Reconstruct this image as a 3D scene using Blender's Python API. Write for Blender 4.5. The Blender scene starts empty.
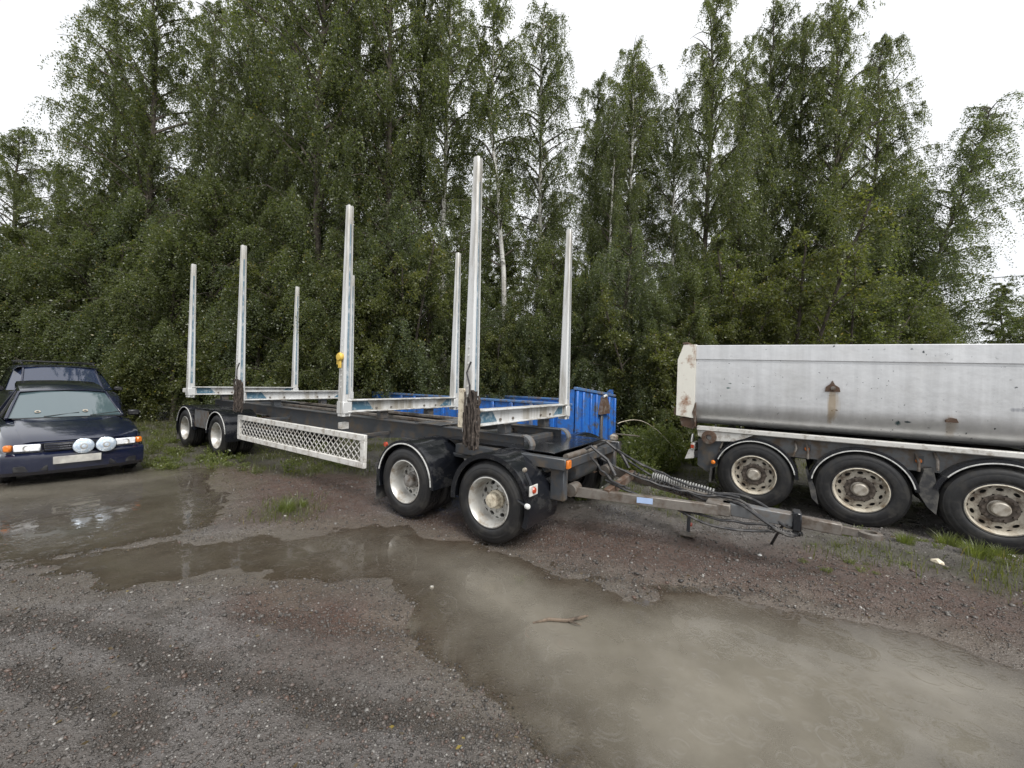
import bpy, math, random
import numpy as np
from mathutils import Vector, Matrix
R = math.radians
C = bpy.context.scene.collection
scene = bpy.context.scene

# ------------------------------------------------------------------ camera
F_PX, PITCH, ROLL, EYE = 390.69, R(0.272), R(1.732), 1.694
cam = bpy.data.cameras.new('camera'); cam_o = bpy.data.objects.new('camera', cam); C.objects.link(cam_o)
cam.sensor_fit = 'HORIZONTAL'; cam.sensor_width = 36.0; cam.lens = F_PX/1024*36.0
cam.clip_start = 0.05; cam.clip_end = 3000
_fw = Vector((0, math.cos(PITCH), -math.sin(PITCH))); _r = Vector((1, 0, 0)); _u = _r.cross(_fw)
_r2 = math.cos(ROLL)*_r + math.sin(ROLL)*_u; _u2 = -math.sin(ROLL)*_r + math.cos(ROLL)*_u
M = Matrix((_r2, _u2, -_fw)).transposed().to_4x4(); M.translation = Vector((0, 0, EYE))
cam_o.matrix_world = M
scene.camera = cam_o

# ------------------------------------------------------------------ sky, sun, exposure
SUN_EL, SUN_AZ = R(52), R(150)           # azimuth clockwise from +Y: behind the camera, to its right
world = bpy.data.worlds.new('World'); scene.world = world; world.use_nodes = True
wn, wl = world.node_tree.nodes, world.node_tree.links
for n in list(wn): wn.remove(n)
sky = wn.new('ShaderNodeTexSky'); sky.sky_type = 'NISHITA'; sky.sun_disc = False
sky.sun_elevation = SUN_EL; sky.sun_rotation = SUN_AZ
tc = wn.new('ShaderNodeTexCoord')
mp = wn.new('ShaderNodeMapping'); mp.inputs['Scale'].default_value = (1.2, 1.2, 3.0)
nz = wn.new('ShaderNodeTexNoise'); nz.inputs['Scale'].default_value = 1.6; nz.inputs['Detail'].default_value = 5
cr = wn.new('ShaderNodeValToRGB')                       # an even rain-cloud layer, barely modelled
cr.color_ramp.elements[0].position = 0.3; cr.color_ramp.elements[0].color = (3.75, 3.82, 3.92, 1)
cr.color_ramp.elements[1].position = 0.7; cr.color_ramp.elements[1].color = (4.5, 4.52, 4.55, 1)
mx = wn.new('ShaderNodeMixRGB'); mx.inputs[0].default_value = 0.96
bg = wn.new('ShaderNodeBackground'); bg.inputs['Strength'].default_value = 0.1
wo = wn.new('ShaderNodeOutputWorld')
wl.new(tc.outputs['Generated'], mp.inputs['Vector']); wl.new(mp.outputs['Vector'], nz.inputs['Vector'])
wl.new(nz.outputs['Fac'], cr.inputs['Fac'])
wl.new(sky.outputs['Color'], mx.inputs[1]); wl.new(cr.outputs['Color'], mx.inputs[2])
wl.new(mx.outputs['Color'], bg.inputs['Color']); wl.new(bg.outputs['Background'], wo.inputs['Surface'])
sun = bpy.data.lights.new('sun', 'SUN'); sun.energy = 1.5; sun.angle = R(28); sun.color = (1, .975, .94)
sun_o = bpy.data.objects.new('sun', sun); C.objects.link(sun_o)
_d = Vector((math.sin(SUN_AZ)*math.cos(SUN_EL), math.cos(SUN_AZ)*math.cos(SUN_EL), math.sin(SUN_EL)))
sun_o.rotation_euler = _d.to_track_quat('Z', 'Y').to_euler()
scene.view_settings.view_transform = 'Standard'; scene.view_settings.look = 'None'
scene.view_settings.exposure = 1.45; scene.view_settings.gamma = 1.0
scene.cycles.max_bounces = 6; scene.cycles.transparent_max_bounces = 8
scene.cycles.diffuse_bounces = 3; scene.cycles.glossy_bounces = 3

# ------------------------------------------------------------------ materials
def new_mat(name):
    m = bpy.data.materials.new(name); m.use_nodes = True
    n, l = m.node_tree.nodes, m.node_tree.links
    return m, n, l, n['Principled BSDF']
def noise(n, l, vec, scale, detail=4, rough=.55):
    t = n.new('ShaderNodeTexNoise'); t.inputs['Scale'].default_value = scale
    t.inputs['Detail'].default_value = detail; t.inputs['Roughness'].default_value = rough
    if vec is not None: l.new(vec, t.inputs['Vector'])
    return t.outputs['Fac']
def ramp(n, l, fac, p0, p1, c0=(0, 0, 0, 1), c1=(1, 1, 1, 1)):
    r = n.new('ShaderNodeValToRGB'); e = r.color_ramp.elements
    e[0].position, e[1].position = p0, p1; e[0].color, e[1].color = c0, c1
    l.new(fac, r.inputs['Fac']); return r.outputs['Color']
def mixc(n, l, fac, a, b, kind='MIX'):
    m = n.new('ShaderNodeMixRGB'); m.blend_type = kind
    for s, v in ((0, fac), (1, a), (2, b)):
        if isinstance(v, (int, float)): m.inputs[s].default_value = v if s == 0 else (v, v, v, 1)
        elif isinstance(v, (tuple, list)): m.inputs[s].default_value = (*v[:3], 1)
        else: l.new(v, m.inputs[s])
    return m.outputs['Color']
def math_(n, l, op, a, b=0.0, clamp=False):
    m = n.new('ShaderNodeMath'); m.operation = op; m.use_clamp = clamp
    for s, v in ((0, a), (1, b)):
        if isinstance(v, (int, float)): m.inputs[s].default_value = v
        else: l.new(v, m.inputs[s])
    return m.outputs[0]
def objco(n, scale=None):
    t = n.new('ShaderNodeTexCoord'); return t.outputs['Object']
def bump(n, l, b, height, strength=.3, dist=.01):
    t = n.new('ShaderNodeBump'); t.inputs['Strength'].default_value = strength; t.inputs['Distance'].default_value = dist
    l.new(height, t.inputs['Height']); l.new(t.outputs['Normal'], b.inputs['Normal'])
def mat(name, c, rough=.5, metal=0., dirt=None, damt=.4, dscale=6., var=.15, bmp=.15, bscale=40., streak=False, coat=0., spec=.5):
    """colour with mottling, a second dirt or rust colour in worn patches, uneven gloss and a fine relief"""
    m, n, l, b = new_mat(name)
    v = objco(n)
    if streak:
        mp = n.new('ShaderNodeMapping'); mp.inputs['Scale'].default_value = (1, 1, .12); l.new(v, mp.inputs['Vector']); vs = mp.outputs['Vector']
    else: vs = v
    n1 = noise(n, l, v, dscale*2.3, 5)
    col = mixc(n, l, n1, tuple(x*(1-var) for x in c), tuple(min(1, x*(1+var)) for x in c))
    if dirt is not None:
        n2 = noise(n, l, vs, dscale, 6, .65)
        f = ramp(n, l, n2, .62-damt*.4, .72-damt*.2)
        col = mixc(n, l, f, col, dirt)
        l.new(math_(n, l, 'ADD', math_(n, l, 'MULTIPLY', f, .25), rough), b.inputs['Roughness'])
    else:
        l.new(math_(n, l, 'ADD', math_(n, l, 'MULTIPLY', n1, .2), rough-.1, True), b.inputs['Roughness'])
    l.new(col, b.inputs['Base Color']); b.inputs['Metallic'].default_value = metal
    b.inputs['Coat Weight'].default_value = coat; b.inputs['Coat Roughness'].default_value = .06
    b.inputs['Specular IOR Level'].default_value = spec
    if bmp: bump(n, l, b, noise(n, l, v, bscale, 4), bmp, .004)
    return m
MT = {}
MT['white_alu'] = mat('worn_white_aluminium', (.58, .585, .58), .42, .2, (.3, .28, .24), .44, 5, .06, .12, 30, streak=True)
MT['white_steel'] = mat('painted_white_steel', (.62, .62, .6), .4, 0, (.36, .27, .19), .24, 9, .05, .08, 30)
MT['grey_white'] = mat('dull_white_paint', (.56, .55, .52), .5, 0, (.3, .27, .23), .3, 8, .07, .1, 30)
MT['sticker'] = mat('faded_blue_sticker', (.055, .12, .17), .35, 0, (.25, .3, .33), .3, 14, .2, 0)
MT['chassis'] = mat('dark_grey_chassis_paint', (.06, .065, .072), .32, .1, (.1, .08, .06), .36, 6, .25, .2, 30)
MT['chassis_grey'] = mat('grey_chassis_paint', (.13, .135, .14), .45, .1, (.12, .09, .065), .42, 6, .2, .2, 30)
MT['rusty'] = mat('rusted_steel', (.085, .05, .032), .75, .1, (.16, .14, .12), .3, 10, .35, .5, 60)
MT['rust_grey'] = mat('worn_grey_galvanised_steel', (.17, .155, .138), .45, .3, (.085, .062, .045), .45, 7, .2, .3, 40)
MT['plastic'] = mat('wet_black_plastic', (.008, .009, .012), .16, 0, (.03, .03, .03), .2, 5, .2, .25, 9)
MT['rubber'] = mat('wet_black_rubber', (.011, .011, .012), .45, 0, (.028, .026, .023), .36, 7, .25, .3, 45)
MT['flap'] = mat('dusty_rubber_flap', (.03, .03, .032), .5, 0, (.10, .095, .085), .45, 9, .25, .25, 50)
MT['rim'] = mat('silver_wheel_paint', (.47, .465, .44), .36, .35, (.26, .225, .18), .34, 7, .06, .05, 60)
MT['rim_cream'] = mat('dirty_cream_wheel_paint', (.52, .48, .4), .45, .15, (.24, .19, .13), .42, 9, .1, .2, 60)
MT['hub_grey'] = mat('brake_dust_grey_hub', (.27, .26, .245), .5, .3, (.11, .085, .065), .45, 14, .2, .2, 70)
MT['drum'] = mat('black_brake_drum', (.012, .011, .01), .8, 0, None, bmp=.1)
MT['disc'] = mat('brake_dust_wheel_disc', (.42, .385, .32), .5, .2, (.13, .1, .075), .46, 8, .2, .2, 70)
MT['stripe'] = mat('grey_blue_stripe', (.13, .2, .25), .35, 0, (.4, .43, .45), .34, 9, .15, 0)
MT['hub_dark'] = mat('oily_wheel_nuts', (.1, .08, .065), .55, .2, (.05, .04, .033), .4, 14)
MT['hub_pale'] = mat('pale_dusty_hub', (.4, .37, .32), .5, .15, (.22, .19, .15), .4, 10)
MT['trim'] = mat('pale_guard_trim', (.62, .62, .6), .35, 0, (.3, .3, .28), .3, 14, .08, 0)
MT['hose'] = mat('black_air_hose', (.022, .022, .024), .38, 0, (.09, .085, .08), .35, 14, .25, .1, 60)
MT['coil'] = mat('pale_coiled_cable', (.3, .3, .29), .4, 0, (.1, .1, .09), .35, 25, .2, .1, 60)
MT['amber'] = mat('amber_lens', (.62, .17, .02), .25, 0, None, var=.1, bmp=0, coat=.5)
MT['red'] = mat('red_lens', (.38, .05, .02), .25, 0, None, var=.1, bmp=0, coat=.5)
MT['clear'] = mat('clear_lens', (.82, .84, .86), .08, 0, (.55, .57, .6), .3, 40, .1, .25, 90, coat=1)
MT['lens_blue'] = mat('pale_blue_lamp_glass', (.5, .6, .72), .07, .3, (.8, .85, .9), .4, 26, .15, .3, 80, coat=1)
MT['blue'] = mat('scuffed_blue_paint', (.02, .13, .46), .45, 0, (.07, .075, .08), .3, 5, .3, .15, 25)
MT['blue_rim'] = mat('weathered_blue_edge', (.06, .15, .33), .55, 0, (.13, .11, .1), .42, 6, .25, .2, 30)
MT['cream'] = mat('rust_stained_cream_paint', (.7, .68, .61), .5, 0, (.24, .11, .05), .22, 4, .06, .15, 30)
MT['car_paint'] = mat('navy_car_paint', (.006, .009, .026), .16, .0, None, var=.15, bmp=.02, bscale=5, coat=1)
MT['car_paint2'] = mat('dark_blue_van_paint', (.012, .015, .034), .2, .0, None, var=.15, bmp=.02, bscale=5, coat=1)
MT['car_black'] = mat('black_car_trim', (.012, .012, .014), .35, 0, (.04, .04, .038), .3, 12, .2, .1, 40)
MT['plate'] = mat('pale_blank_plate', (.45, .44, .4), .45, 0, (.3, .29, .27), .5, 6, var=.05, bmp=0)
MT['bark_dark'] = mat('dark_bundled_strap', (.035, .027, .022), .85, 0, (.1, .08, .066), .34, 30, .4, .6, 80)
MT['pad'] = mat('worn_cream_plastic', (.6, .54, .42), .6, 0, (.25, .2, .14), .35, 18, .1, .3, 50)
MT['yellow'] = mat('yellow_webbing', (.62, .42, .07), .6, 0, None, var=.2, bmp=.3, bscale=80)
MT['wood'] = mat('wet_bark_stick', (.13, .095, .065), .6, 0, (.05, .036, .026), .4, 14, .3, .5, 60)
MT['label_blue'] = mat('pale_blue_plate', (.32, .42, .62), .4, 0, None, var=.1, bmp=0)
def glass_mat(name, tint, rough=.03):
    m, n, l, b = new_mat(name)
    b.inputs['Base Color'].default_value = (*tint, 1); b.inputs['Roughness'].default_value = rough
    b.inputs['Specular IOR Level'].default_value = 1.0; b.inputs['Coat Weight'].default_value = .55; b.inputs['Coat IOR'].default_value = 1.9
    b.inputs['Coat Roughness'].default_value = .02
    return m
MT['glass'] = glass_mat('windscreen_glass', (.06, .09, .1))
MT['glass_blue'] = glass_mat('blue_tinted_windscreen', (.02, .028, .055))
MT['glass_blue'].node_tree.nodes['Principled BSDF'].inputs['Coat Weight'].default_value = .25
MT['glass_dark'] = glass_mat('dark_window_glass', (.012, .014, .018))

# ------------------------------------------------------------------ mesh builder
class MB:
    def __init__(s): s.v, s.f, s.m = [], [], []
    def add(s, verts, faces, mi=0):
        o = len(s.v); s.v += [tuple(p) for p in verts]
        s.f += [tuple(i+o for i in f) for f in faces]; s.m += [mi]*len(faces); return s
    def box(s, c, d, bev=.006, rot=None, mi=0):
        """chamfered box: centre c, full sizes d, optional 3x3 / 4x4 rotation about its centre"""
        h = [x/2 for x in d]; b = min(bev, min(h)*.45)
        V, idx = [], {}
        for sx in (-1, 1):
            for sy in (-1, 1):
                for sz in (-1, 1):
                    for k in range(3):
                        p = [sx*h[0], sy*h[1], sz*h[2]]
                        for j in range(3):
                            if j != k: p[j] -= (sx, sy, sz)[j]*b
                        idx[(sx, sy, sz, k)] = len(V); V.append(Vector(p))
        Fs = []
        def q(a): Fs.append(a)
        for k in range(3):
            i, j = (k+1) % 3, (k+2) % 3
            for sg in (-1, 1):
                fl = []
                for (a, bb) in ((-1, -1), (1, -1), (1, 1), (-1, 1)):
                    t = [0, 0, 0]; t[k] = sg; t[i] = a; t[j] = bb; fl.append(idx[(*t, k)])
                q(fl if sg > 0 else fl[::-1])
            for a in (-1, 1):
                for bb in (-1, 1):                         # edge along axis k
                    t0 = [0, 0, 0]; t0[k] = -1; t0[i] = a; t0[j] = bb; t1 = list(t0); t1[k] = 1
                    fl = [idx[(*t0, i)], idx[(*t1, i)], idx[(*t1, j)], idx[(*t0, j)]]
                    q(fl if a*bb < 0 else fl[::-1])
        for sx in (-1, 1):
            for sy in (-1, 1):
                for sz in (-1, 1):
                    fl = [idx[(sx, sy, sz, 0)], idx[(sx, sy, sz, 1)], idx[(sx, sy, sz, 2)]]
                    q(fl if sx*sy*sz > 0 else fl[::-1])
        if rot is not None: V = [rot @ p for p in V]
        c = Vector(c)
        return s.add([p+c for p in V], Fs, mi)
    def bar(s, p0, p1, w, h, bev=.005, up=(0, 0, 1), mi=0):
        """box beam from p0 to p1, w across, h along up"""
        p0, p1 = Vector(p0), Vector(p1); d = p1-p0; L = d.length; y = d/L
        x = y.cross(Vector(up)); x.normalize(); z = x.cross(y)
        return s.box((p0+p1)/2, (w, L, h), bev, Matrix((x, y, z)).transposed(), mi)
    def tube(s, pts, r, n=8, cap=True, mi=0):
        pts = [Vector(p) for p in pts]; rs = r if isinstance(r, (list, tuple)) else [r]*len(pts)
        o = len(s.v); ref = None; V = []
        for k, p in enumerate(pts):
            t = (pts[min(k+1, len(pts)-1)]-pts[max(k-1, 0)]).normalized()
            if ref is None: ref = t.orthogonal().normalized()
            ref = (ref-t*ref.dot(t)).normalized(); b = t.cross(ref)
            V += [p+(ref*math.cos(a)+b*math.sin(a))*rs[k] for a in (2*math.pi*i/n for i in range(n))]
        Fs = [(k*n+i, k*n+(i+1) % n, (k+1)*n+(i+1) % n, (k+1)*n+i) for k in range(len(pts)-1) for i in range(n)]
        if cap: Fs += [tuple(range(n))[::-1], tuple((len(pts)-1)*n+i for i in range(n))]
        return s.add(V, Fs, mi)
    def lathe(s, prof, n=32, a0=0., a1=2*math.pi, axis=None, closed=False, mi=0, org=(0, 0, 0)):
        """prof: (radius, x) pairs spun about the local X axis; angle 0 is +Y, 90 deg is +Z"""
        full = abs(a1-a0-2*math.pi) < 1e-6; na = n if full else n+1
        V = []
        for i in range(na):
            a = a0+(a1-a0)*i/n; c_, s_ = math.cos(a), math.sin(a)
            V += [(x+org[0], r*c_+org[1], r*s_+org[2]) for r, x in prof]
        k = len(prof); Fs = []
        for i in range(n):
            j = (i+1) % na
            for q in range(k if closed else k-1):
                w = (q+1) % k
                Fs.append((i*k+q, i*k+w, j*k+w, j*k+q))
        if not full and closed:
            Fs += [tuple(range(k))[::-1], tuple(n*k+q for q in range(k))]
        return s.add(V, Fs, mi)
    def prism(s, poly, x0, x1, plane='yz', mi=0):
        n = len(poly)
        def P(u, v, w): return {'yz': (w, u, v), 'xz': (u, w, v), 'xy': (u, v, w)}[plane]
        V = [P(u, v, x0) for u, v in poly]+[P(u, v, x1) for u, v in poly]
        Fs = [tuple(range(n))[::-1], tuple(range(n, 2*n))]+[(i, (i+1) % n, n+(i+1) % n, n+i) for i in range(n)]
        return s.add(V, Fs, mi)
    def loft(s, rings, closed=True, caps=True, mi=0):
        k = len(rings[0]); V = [p for r in rings for p in r]; Fs = []
        for i in range(len(rings)-1):
            for q in range(k if closed else k-1):
                w = (q+1) % k; Fs.append((i*k+q, i*k+w, (i+1)*k+w, (i+1)*k+q))
        if caps and closed: Fs += [tuple(range(k))[::-1], tuple((len(rings)-1)*k+q for q in range(k))]
        return s.add(V, Fs, mi)
    def build(s, name, mats, parent=None, loc=None, smooth=38, rot=None):
        me = bpy.data.meshes.new(name); me.from_pydata(s.v, [], s.f)
        mats = mats if isinstance(mats, (list, tuple)) else [mats]
        for m in mats: me.materials.append(MT[m] if isinstance(m, str) else m)
        if len(mats) > 1: me.polygons.foreach_set('material_index', s.m)
        me.validate(); me.update()
        import bmesh as _b
        bm = _b.new(); bm.from_mesh(me); _b.ops.recalc_face_normals(bm, faces=bm.faces); bm.to_mesh(me); bm.free()
        if smooth:
            me.polygons.foreach_set('use_smooth', [True]*len(me.polygons)); me.set_sharp_from_angle(angle=R(smooth))
        o = bpy.data.objects.new(name, me); C.objects.link(o)
        if parent is not None: o.parent = parent
        if loc is not None: o.location = loc
        if rot is not None: o.rotation_euler = rot
        return o
def tag(o, label=None, cat=None, group=None, kind=None):
    for k, v in (('label', label), ('category', cat), ('group', group), ('kind', kind)):
        if v: o[k] = v
    return o
def empty(name, loc, rz=0., label=None, cat=None, group=None, scale=1.):
    o = bpy.data.objects.new(name, None); C.objects.link(o); o.location = loc; o.rotation_euler = (0, 0, rz); o.scale = (scale,)*3
    return tag(o, label, cat, group)
def copy_tree(o, parent=None):
    c = o.copy(); C.objects.link(c)
    if parent is not None: c.parent = parent
    for ch in list(o.children): copy_tree(ch, c)
    return c
def fast_mesh(name, verts, faces, mats, rnd=None, smooth=False, midx=None):
    """verts (n,3), faces (m,k) numpy arrays, k constant"""
    me = bpy.data.meshes.new(name); nv, (nf, k) = len(verts), faces.shape
    me.vertices.add(nv); me.vertices.foreach_set('co', np.ascontiguousarray(verts, dtype=np.float32).ravel())
    me.loops.add(nf*k); me.loops.foreach_set('vertex_index', faces.astype(np.int32).ravel())
    me.polygons.add(nf); me.polygons.foreach_set('loop_start', np.arange(0, nf*k, k, dtype=np.int32))
    me.polygons.foreach_set('loop_total', np.full(nf, k, dtype=np.int32))
    for m in mats: me.materials.append(m)
    if midx is not None: me.polygons.foreach_set('material_index', midx.astype(np.int32))
    if rnd is not None:
        at = me.attributes.new('rnd', 'FLOAT', 'FACE'); at.data.foreach_set('value', rnd.astype(np.float32))
    me.update(calc_edges=True)
    if smooth: me.polygons.foreach_set('use_smooth', np.ones(nf, dtype=bool))
    return me
def link(name, me, parent=None, loc=(0, 0, 0), rz=0., sc=1.):
    o = bpy.data.objects.new(name, me); C.objects.link(o); o.location = loc; o.rotation_euler = (0, 0, rz)
    o.scale = (sc,)*3 if isinstance(sc, (int, float)) else sc
    if parent is not None: o.parent = parent
    return o

# ------------------------------------------------------------------ the lie of the land
T_LOC, T_YAW = (-0.217, 4.078), R(56.327)         # log trailer: outer tyre face at the front axle
K_LOC, K_YAW, K_Z = (5.893, 4.657), R(53.74), -0.175    # tipper trailer
A_LOC, A_YAW, A_Z = (-6.64, 6.031), R(54.435), -0.056   # car
def hash2(ix, iy, seed):
    h = (ix.astype(np.int64)*374761393+iy.astype(np.int64)*668265263+seed*974711) & 0x7fffffff
    h = ((h ^ (h >> 13))*1274126177) & 0x7fffffff
    return ((h ^ (h >> 16)) & 0xffff)/65535.
def vnoise(x, y, seed=0):
    ix, iy = np.floor(x), np.floor(y); fx, fy = x-ix, y-iy
    fx = fx*fx*(3-2*fx); fy = fy*fy*(3-2*fy)
    a, b = hash2(ix, iy, seed), hash2(ix+1, iy, seed); c, d = hash2(ix, iy+1, seed), hash2(ix+1, iy+1, seed)
    return (a*(1-fx)+b*fx)*(1-fy)+(c*(1-fx)+d*fx)*fy
def fbm(x, y, oct=4, seed=0):
    t, a, w = 0., .5, 0.
    for o in range(oct): t = t+a*vnoise(x*2**o, y*2**o, seed+o*17); w += a; a *= .5
    return t/w-.5
def g(px, py, z=0.):
    """a pixel of the photograph -> the point of the level z under it, used once to survey the ground plan"""
    d = _fw+(px-512)/F_PX*_r2+(384-py)/F_PX*_u2; t = (z-EYE)/d.z
    return (d.x*t, d.y*t)
WL = -0.035
PUDDLES = [[(478, 546), (505, 553), (560, 578), (650, 598), (720, 598), (800, 610), (870, 618), (945, 638), (1030, 668), (1140, 700), (1180, 770), (1060, 900),
            (800, 960), (600, 900), (562, 790), (545, 730), (520, 690), (478, 662), (440, 642), (418, 618), (405, 598), (380, 583), (250, 577), (130, 581), (15, 566), (40, 559), (130, 549), (170, 545), (230, 539),
            (300, 531), (345, 528), (400, 527), (450, 540)],
           [(-60, 492), (0, 488), (60, 478), (140, 472), (200, 470), (238, 488), (228, 514), (185, 530), (120, 545), (40, 557), (-40, 562), (-90, 530)]]
PUDDLES = [np.array([g(x, y, WL) for x, y in P]) for P in PUDDLES]
def sdist(X, Y, P):
    """signed distance to polygon, negative inside"""
    d = np.full(X.shape, 1e9); ins = np.zeros(X.shape, bool); n = len(P)
    for i in range(n):
        (ax, ay), (bx, by) = P[i], P[(i+1) % n]
        ex, ey = bx-ax, by-ay; t = np.clip(((X-ax)*ex+(Y-ay)*ey)/(ex*ex+ey*ey), 0, 1)
        d = np.minimum(d, (X-ax-t*ex)**2+(Y-ay-t*ey)**2)
        if ay != by:
            c = ((ay > Y) != (by > Y)) & (X < (bx-ax)*(Y-ay)/(by-ay)+ax); ins ^= c
    d = np.sqrt(d); return np.where(ins, -d, d)
RED = [np.array([g(x, y) for x, y in P]) for P in (
    [(235, 590), (300, 577), (400, 590), (420, 615), (400, 640), (330, 640), (250, 612)],
    [(420, 530), (480, 545), (560, 560), (700, 590), (860, 608), (1040, 655), (1200, 660), (1040, 590), (860, 560), (700, 545), (560, 520), (520, 530), (400, 512)],
    [(160, 470), (240, 465), (370, 478), (380, 520), (300, 530), (240, 520), (240, 490)])]
GRASS = [np.array([g(x, y) for x, y in P]) for P in (
    [(130, 425), (165, 425), (300, 445), (370, 465), (365, 478), (280, 474), (240, 466), (150, 470), (140, 462)],
    [(270, 500), (305, 500), (310, 516), (268, 517)],
    [(810, 535), (860, 540), (960, 560), (1060, 570), (1060, 590), (980, 588), (900, 560), (800, 548)],
    [(560, 470), (640, 480), (720, 500), (700, 520), (620, 505), (560, 500)])]
RUTS = [[(-20, 612), (60, 618), (130, 640), (185, 662), (250, 680), (335, 694)], [(20, 668), (85, 690), (130, 712), (150, 735)], [(350, 700), (470, 716), (560, 724)], [(250, 606), (330, 622), (410, 622)], [(560, 560), (660, 580), (790, 590), (900, 612)]]
RUTS = [np.array([g(x, y) for x, y in P]) for P in RUTS]
def rut_mask(X, Y):
    d = np.full(X.shape, 1e9)
    for P in RUTS:
        for (ax, ay), (bx, by) in zip(P[:-1], P[1:]):
            ex, ey = bx-ax, by-ay; t = np.clip(((X-ax)*ex+(Y-ay)*ey)/(ex*ex+ey*ey), 0, 1)
            d = np.minimum(d, np.hypot(X-ax-t*ex, Y-ay-t*ey))
    return 1-sstep(d+fbm(X*4, Y*4, 4, 15)*.22, .02, .16)
def sstep(x, a, b):
    t = np.clip((x-a)/(b-a), 0, 1); return t*t*(3-2*t)
def puddle_sd(X, Y):
    n = fbm(X*1.3, Y*1.3, 4, 5)*.42+fbm(X*5, Y*5, 3, 9)*.12
    sd = np.full(X.shape, 1e9)
    for P in PUDDLES: sd = np.minimum(sd, sdist(X, Y, P))
    return sd+(n+fbm(X*11, Y*11, 3, 12)*.1)*np.exp(-np.abs(sd)*1.0)
def along(X, Y, loc, yaw):
    dx, dy = X-loc[0], Y-loc[1]
    return dx*math.cos(yaw)+dy*math.sin(yaw), -dx*math.sin(yaw)+dy*math.cos(yaw)
def ground_z(X, Y, sd=None):
    X, Y = np.asarray(X, float), np.asarray(Y, float)
    if sd is None: sd = puddle_sd(X, Y)
    out = WL+.05*(1-np.exp(-np.maximum(sd, 0)/.5)); inn = WL-(.026+.06*sstep(X+.25*(Y-3), -1.0, .4))*(1-np.exp(np.minimum(sd, 0)/.5))
    z = np.where(sd > 0, out, inn)
    rough = fbm(X*.8, Y*.8, 4, 31)*.06+fbm(X*3.5, Y*3.5, 4, 41)*.035+fbm(X*11, Y*11, 3, 51)*.014
    z = z+rough*sstep(sd, -.2, .7)+rough*.5
    rm = rut_mask(X, Y); z = z-.022*rm+.03*np.clip(fbm(X*7, Y*7, 3, 19), 0, 1)*sstep(rm, .05, .4)*(1-sstep(rm, .6, 1))
    kx, ky = along(X, Y, K_LOC, K_YAW)            # the tipper stands a little lower
    z = z+(K_Z-.0)*sstep(kx, -1.15, -.1)*(1-sstep(kx, 3.2, 5.5))*sstep(ky, -9, -6)*(1-sstep(ky, 4.0, 6.5))
    ax, ay = along(X, Y, A_LOC, A_YAW)
    z = z+(A_Z+.01)*np.exp(-((ax/1.6)**4+((ay-1.8)/2.8)**4))
    far = np.hypot(X, Y-4)
    return z+fbm(X*.05, Y*.05, 3, 61)*1.2*sstep(far, 14, 60)
def gz(x, y): return float(ground_z(np.array([x]), np.array([y]))[0])
def axis_coords(a, b, step, lim):
    c = list(np.arange(a, b+1e-6, step)); s = step
    lo, hi = [], []; x = b
    while x < lim: s *= 1.16; x += s; hi.append(x)
    x, s = a, step
    while x > -lim: s *= 1.16; x -= s; lo.append(x)
    return np.array(lo[::-1]+c+hi)
gx, gy = axis_coords(-8.5, 7.5, .036, 600), axis_coords(.9, 8.6, .036, 600)
X, Y = np.meshgrid(gx, gy); SD = puddle_sd(X, Y); Z = ground_z(X, Y, SD)
nx, ny = len(gx), len(gy)
ii = (np.arange(ny-1)[:, None]*nx+np.arange(nx-1)[None, :]).ravel()
quads = np.stack([ii, ii+1, ii+nx+1, ii+nx], 1)
def mask(polys, soft, seed):
    d = np.full(X.shape, 1e9)
    for P in polys: d = np.minimum(d, sdist(X, Y, P))
    return 1-sstep(d+fbm(X*2.2, Y*2.2, 4, seed)*.9*soft*2, -soft*.6, soft)
red = mask(RED, .4, 71); grass = mask(GRASS, .35, 81)
backness = sstep(Y-.12*np.abs(X)+fbm(X*.6, Y*.6, 3, 91)*2.5, 7.2, 9.0)     # leaf mould and weeds at the wood's edge
grass = np.maximum(grass, backness*.75)

# ground material: wet crushed stone, red-brown soil, mossy verge
m_ground, n, l, b = new_mat('wet_gravel_and_mud')
v = objco(n)
at = n.new('ShaderNodeAttribute'); at.attribute_name = 'zone'
sep = n.new('ShaderNodeSeparateColor'); l.new(at.outputs['Color'], sep.inputs[0])
zt = at.outputs['Alpha']
zr, zg_, zw = sep.outputs[0], sep.outputs[1], sep.outputs[2]
def voro(scale, feat='F1'):
    t = n.new('ShaderNodeTexVoronoi'); t.inputs['Scale'].default_value = scale; t.feature = feat; l.new(v, t.inputs['Vector']); return t
v1, v2 = voro(95), voro(42)
sc1 = n.new('ShaderNodeSeparateColor'); l.new(v1.outputs['Color'], sc1.inputs[0])
sc2 = n.new('ShaderNodeSeparateColor'); l.new(v2.outputs['Color'], sc2.inputs[0])
big = noise(n, l, v, 1.1, 6, .6); mid = noise(n, l, v, 6, 6, .65); fine = noise(n, l, v, 210, 4, .7); track = noise(n, l, v, 2.7, 6, .62)
def inside(vt, cell, frac, r):          # 1 on the stones: a share of the cells, rounded off before the cell's edge
    k = math_(n, l, 'GREATER_THAN', cell, 1-frac)
    return math_(n, l, 'MULTIPLY', k, ramp(n, l, vt.outputs['Distance'], r*.55, r, (1, 1, 1, 1), (0, 0, 0, 1)))
s1 = inside(v1, sc1.outputs[0], .55, .62); s2 = inside(v2, sc2.outputs[0], .2, .5)
matrix = mixc(n, l, fine, (.056, .05, .047), (.185, .172, .163))
g1 = ramp(n, l, sc1.outputs[1], .0, 1., (.07, .064, .061, 1), (.28, .265, .255, 1))
g2 = ramp(n, l, sc2.outputs[1], .0, 1., (.08, .074, .068, 1), (.28, .265, .247, 1))
grav = mixc(n, l, math_(n, l, 'MULTIPLY', s1, .8), matrix, g1); grav = mixc(n, l, math_(n, l, 'MULTIPLY', s2, .85), grav, g2)
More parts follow.
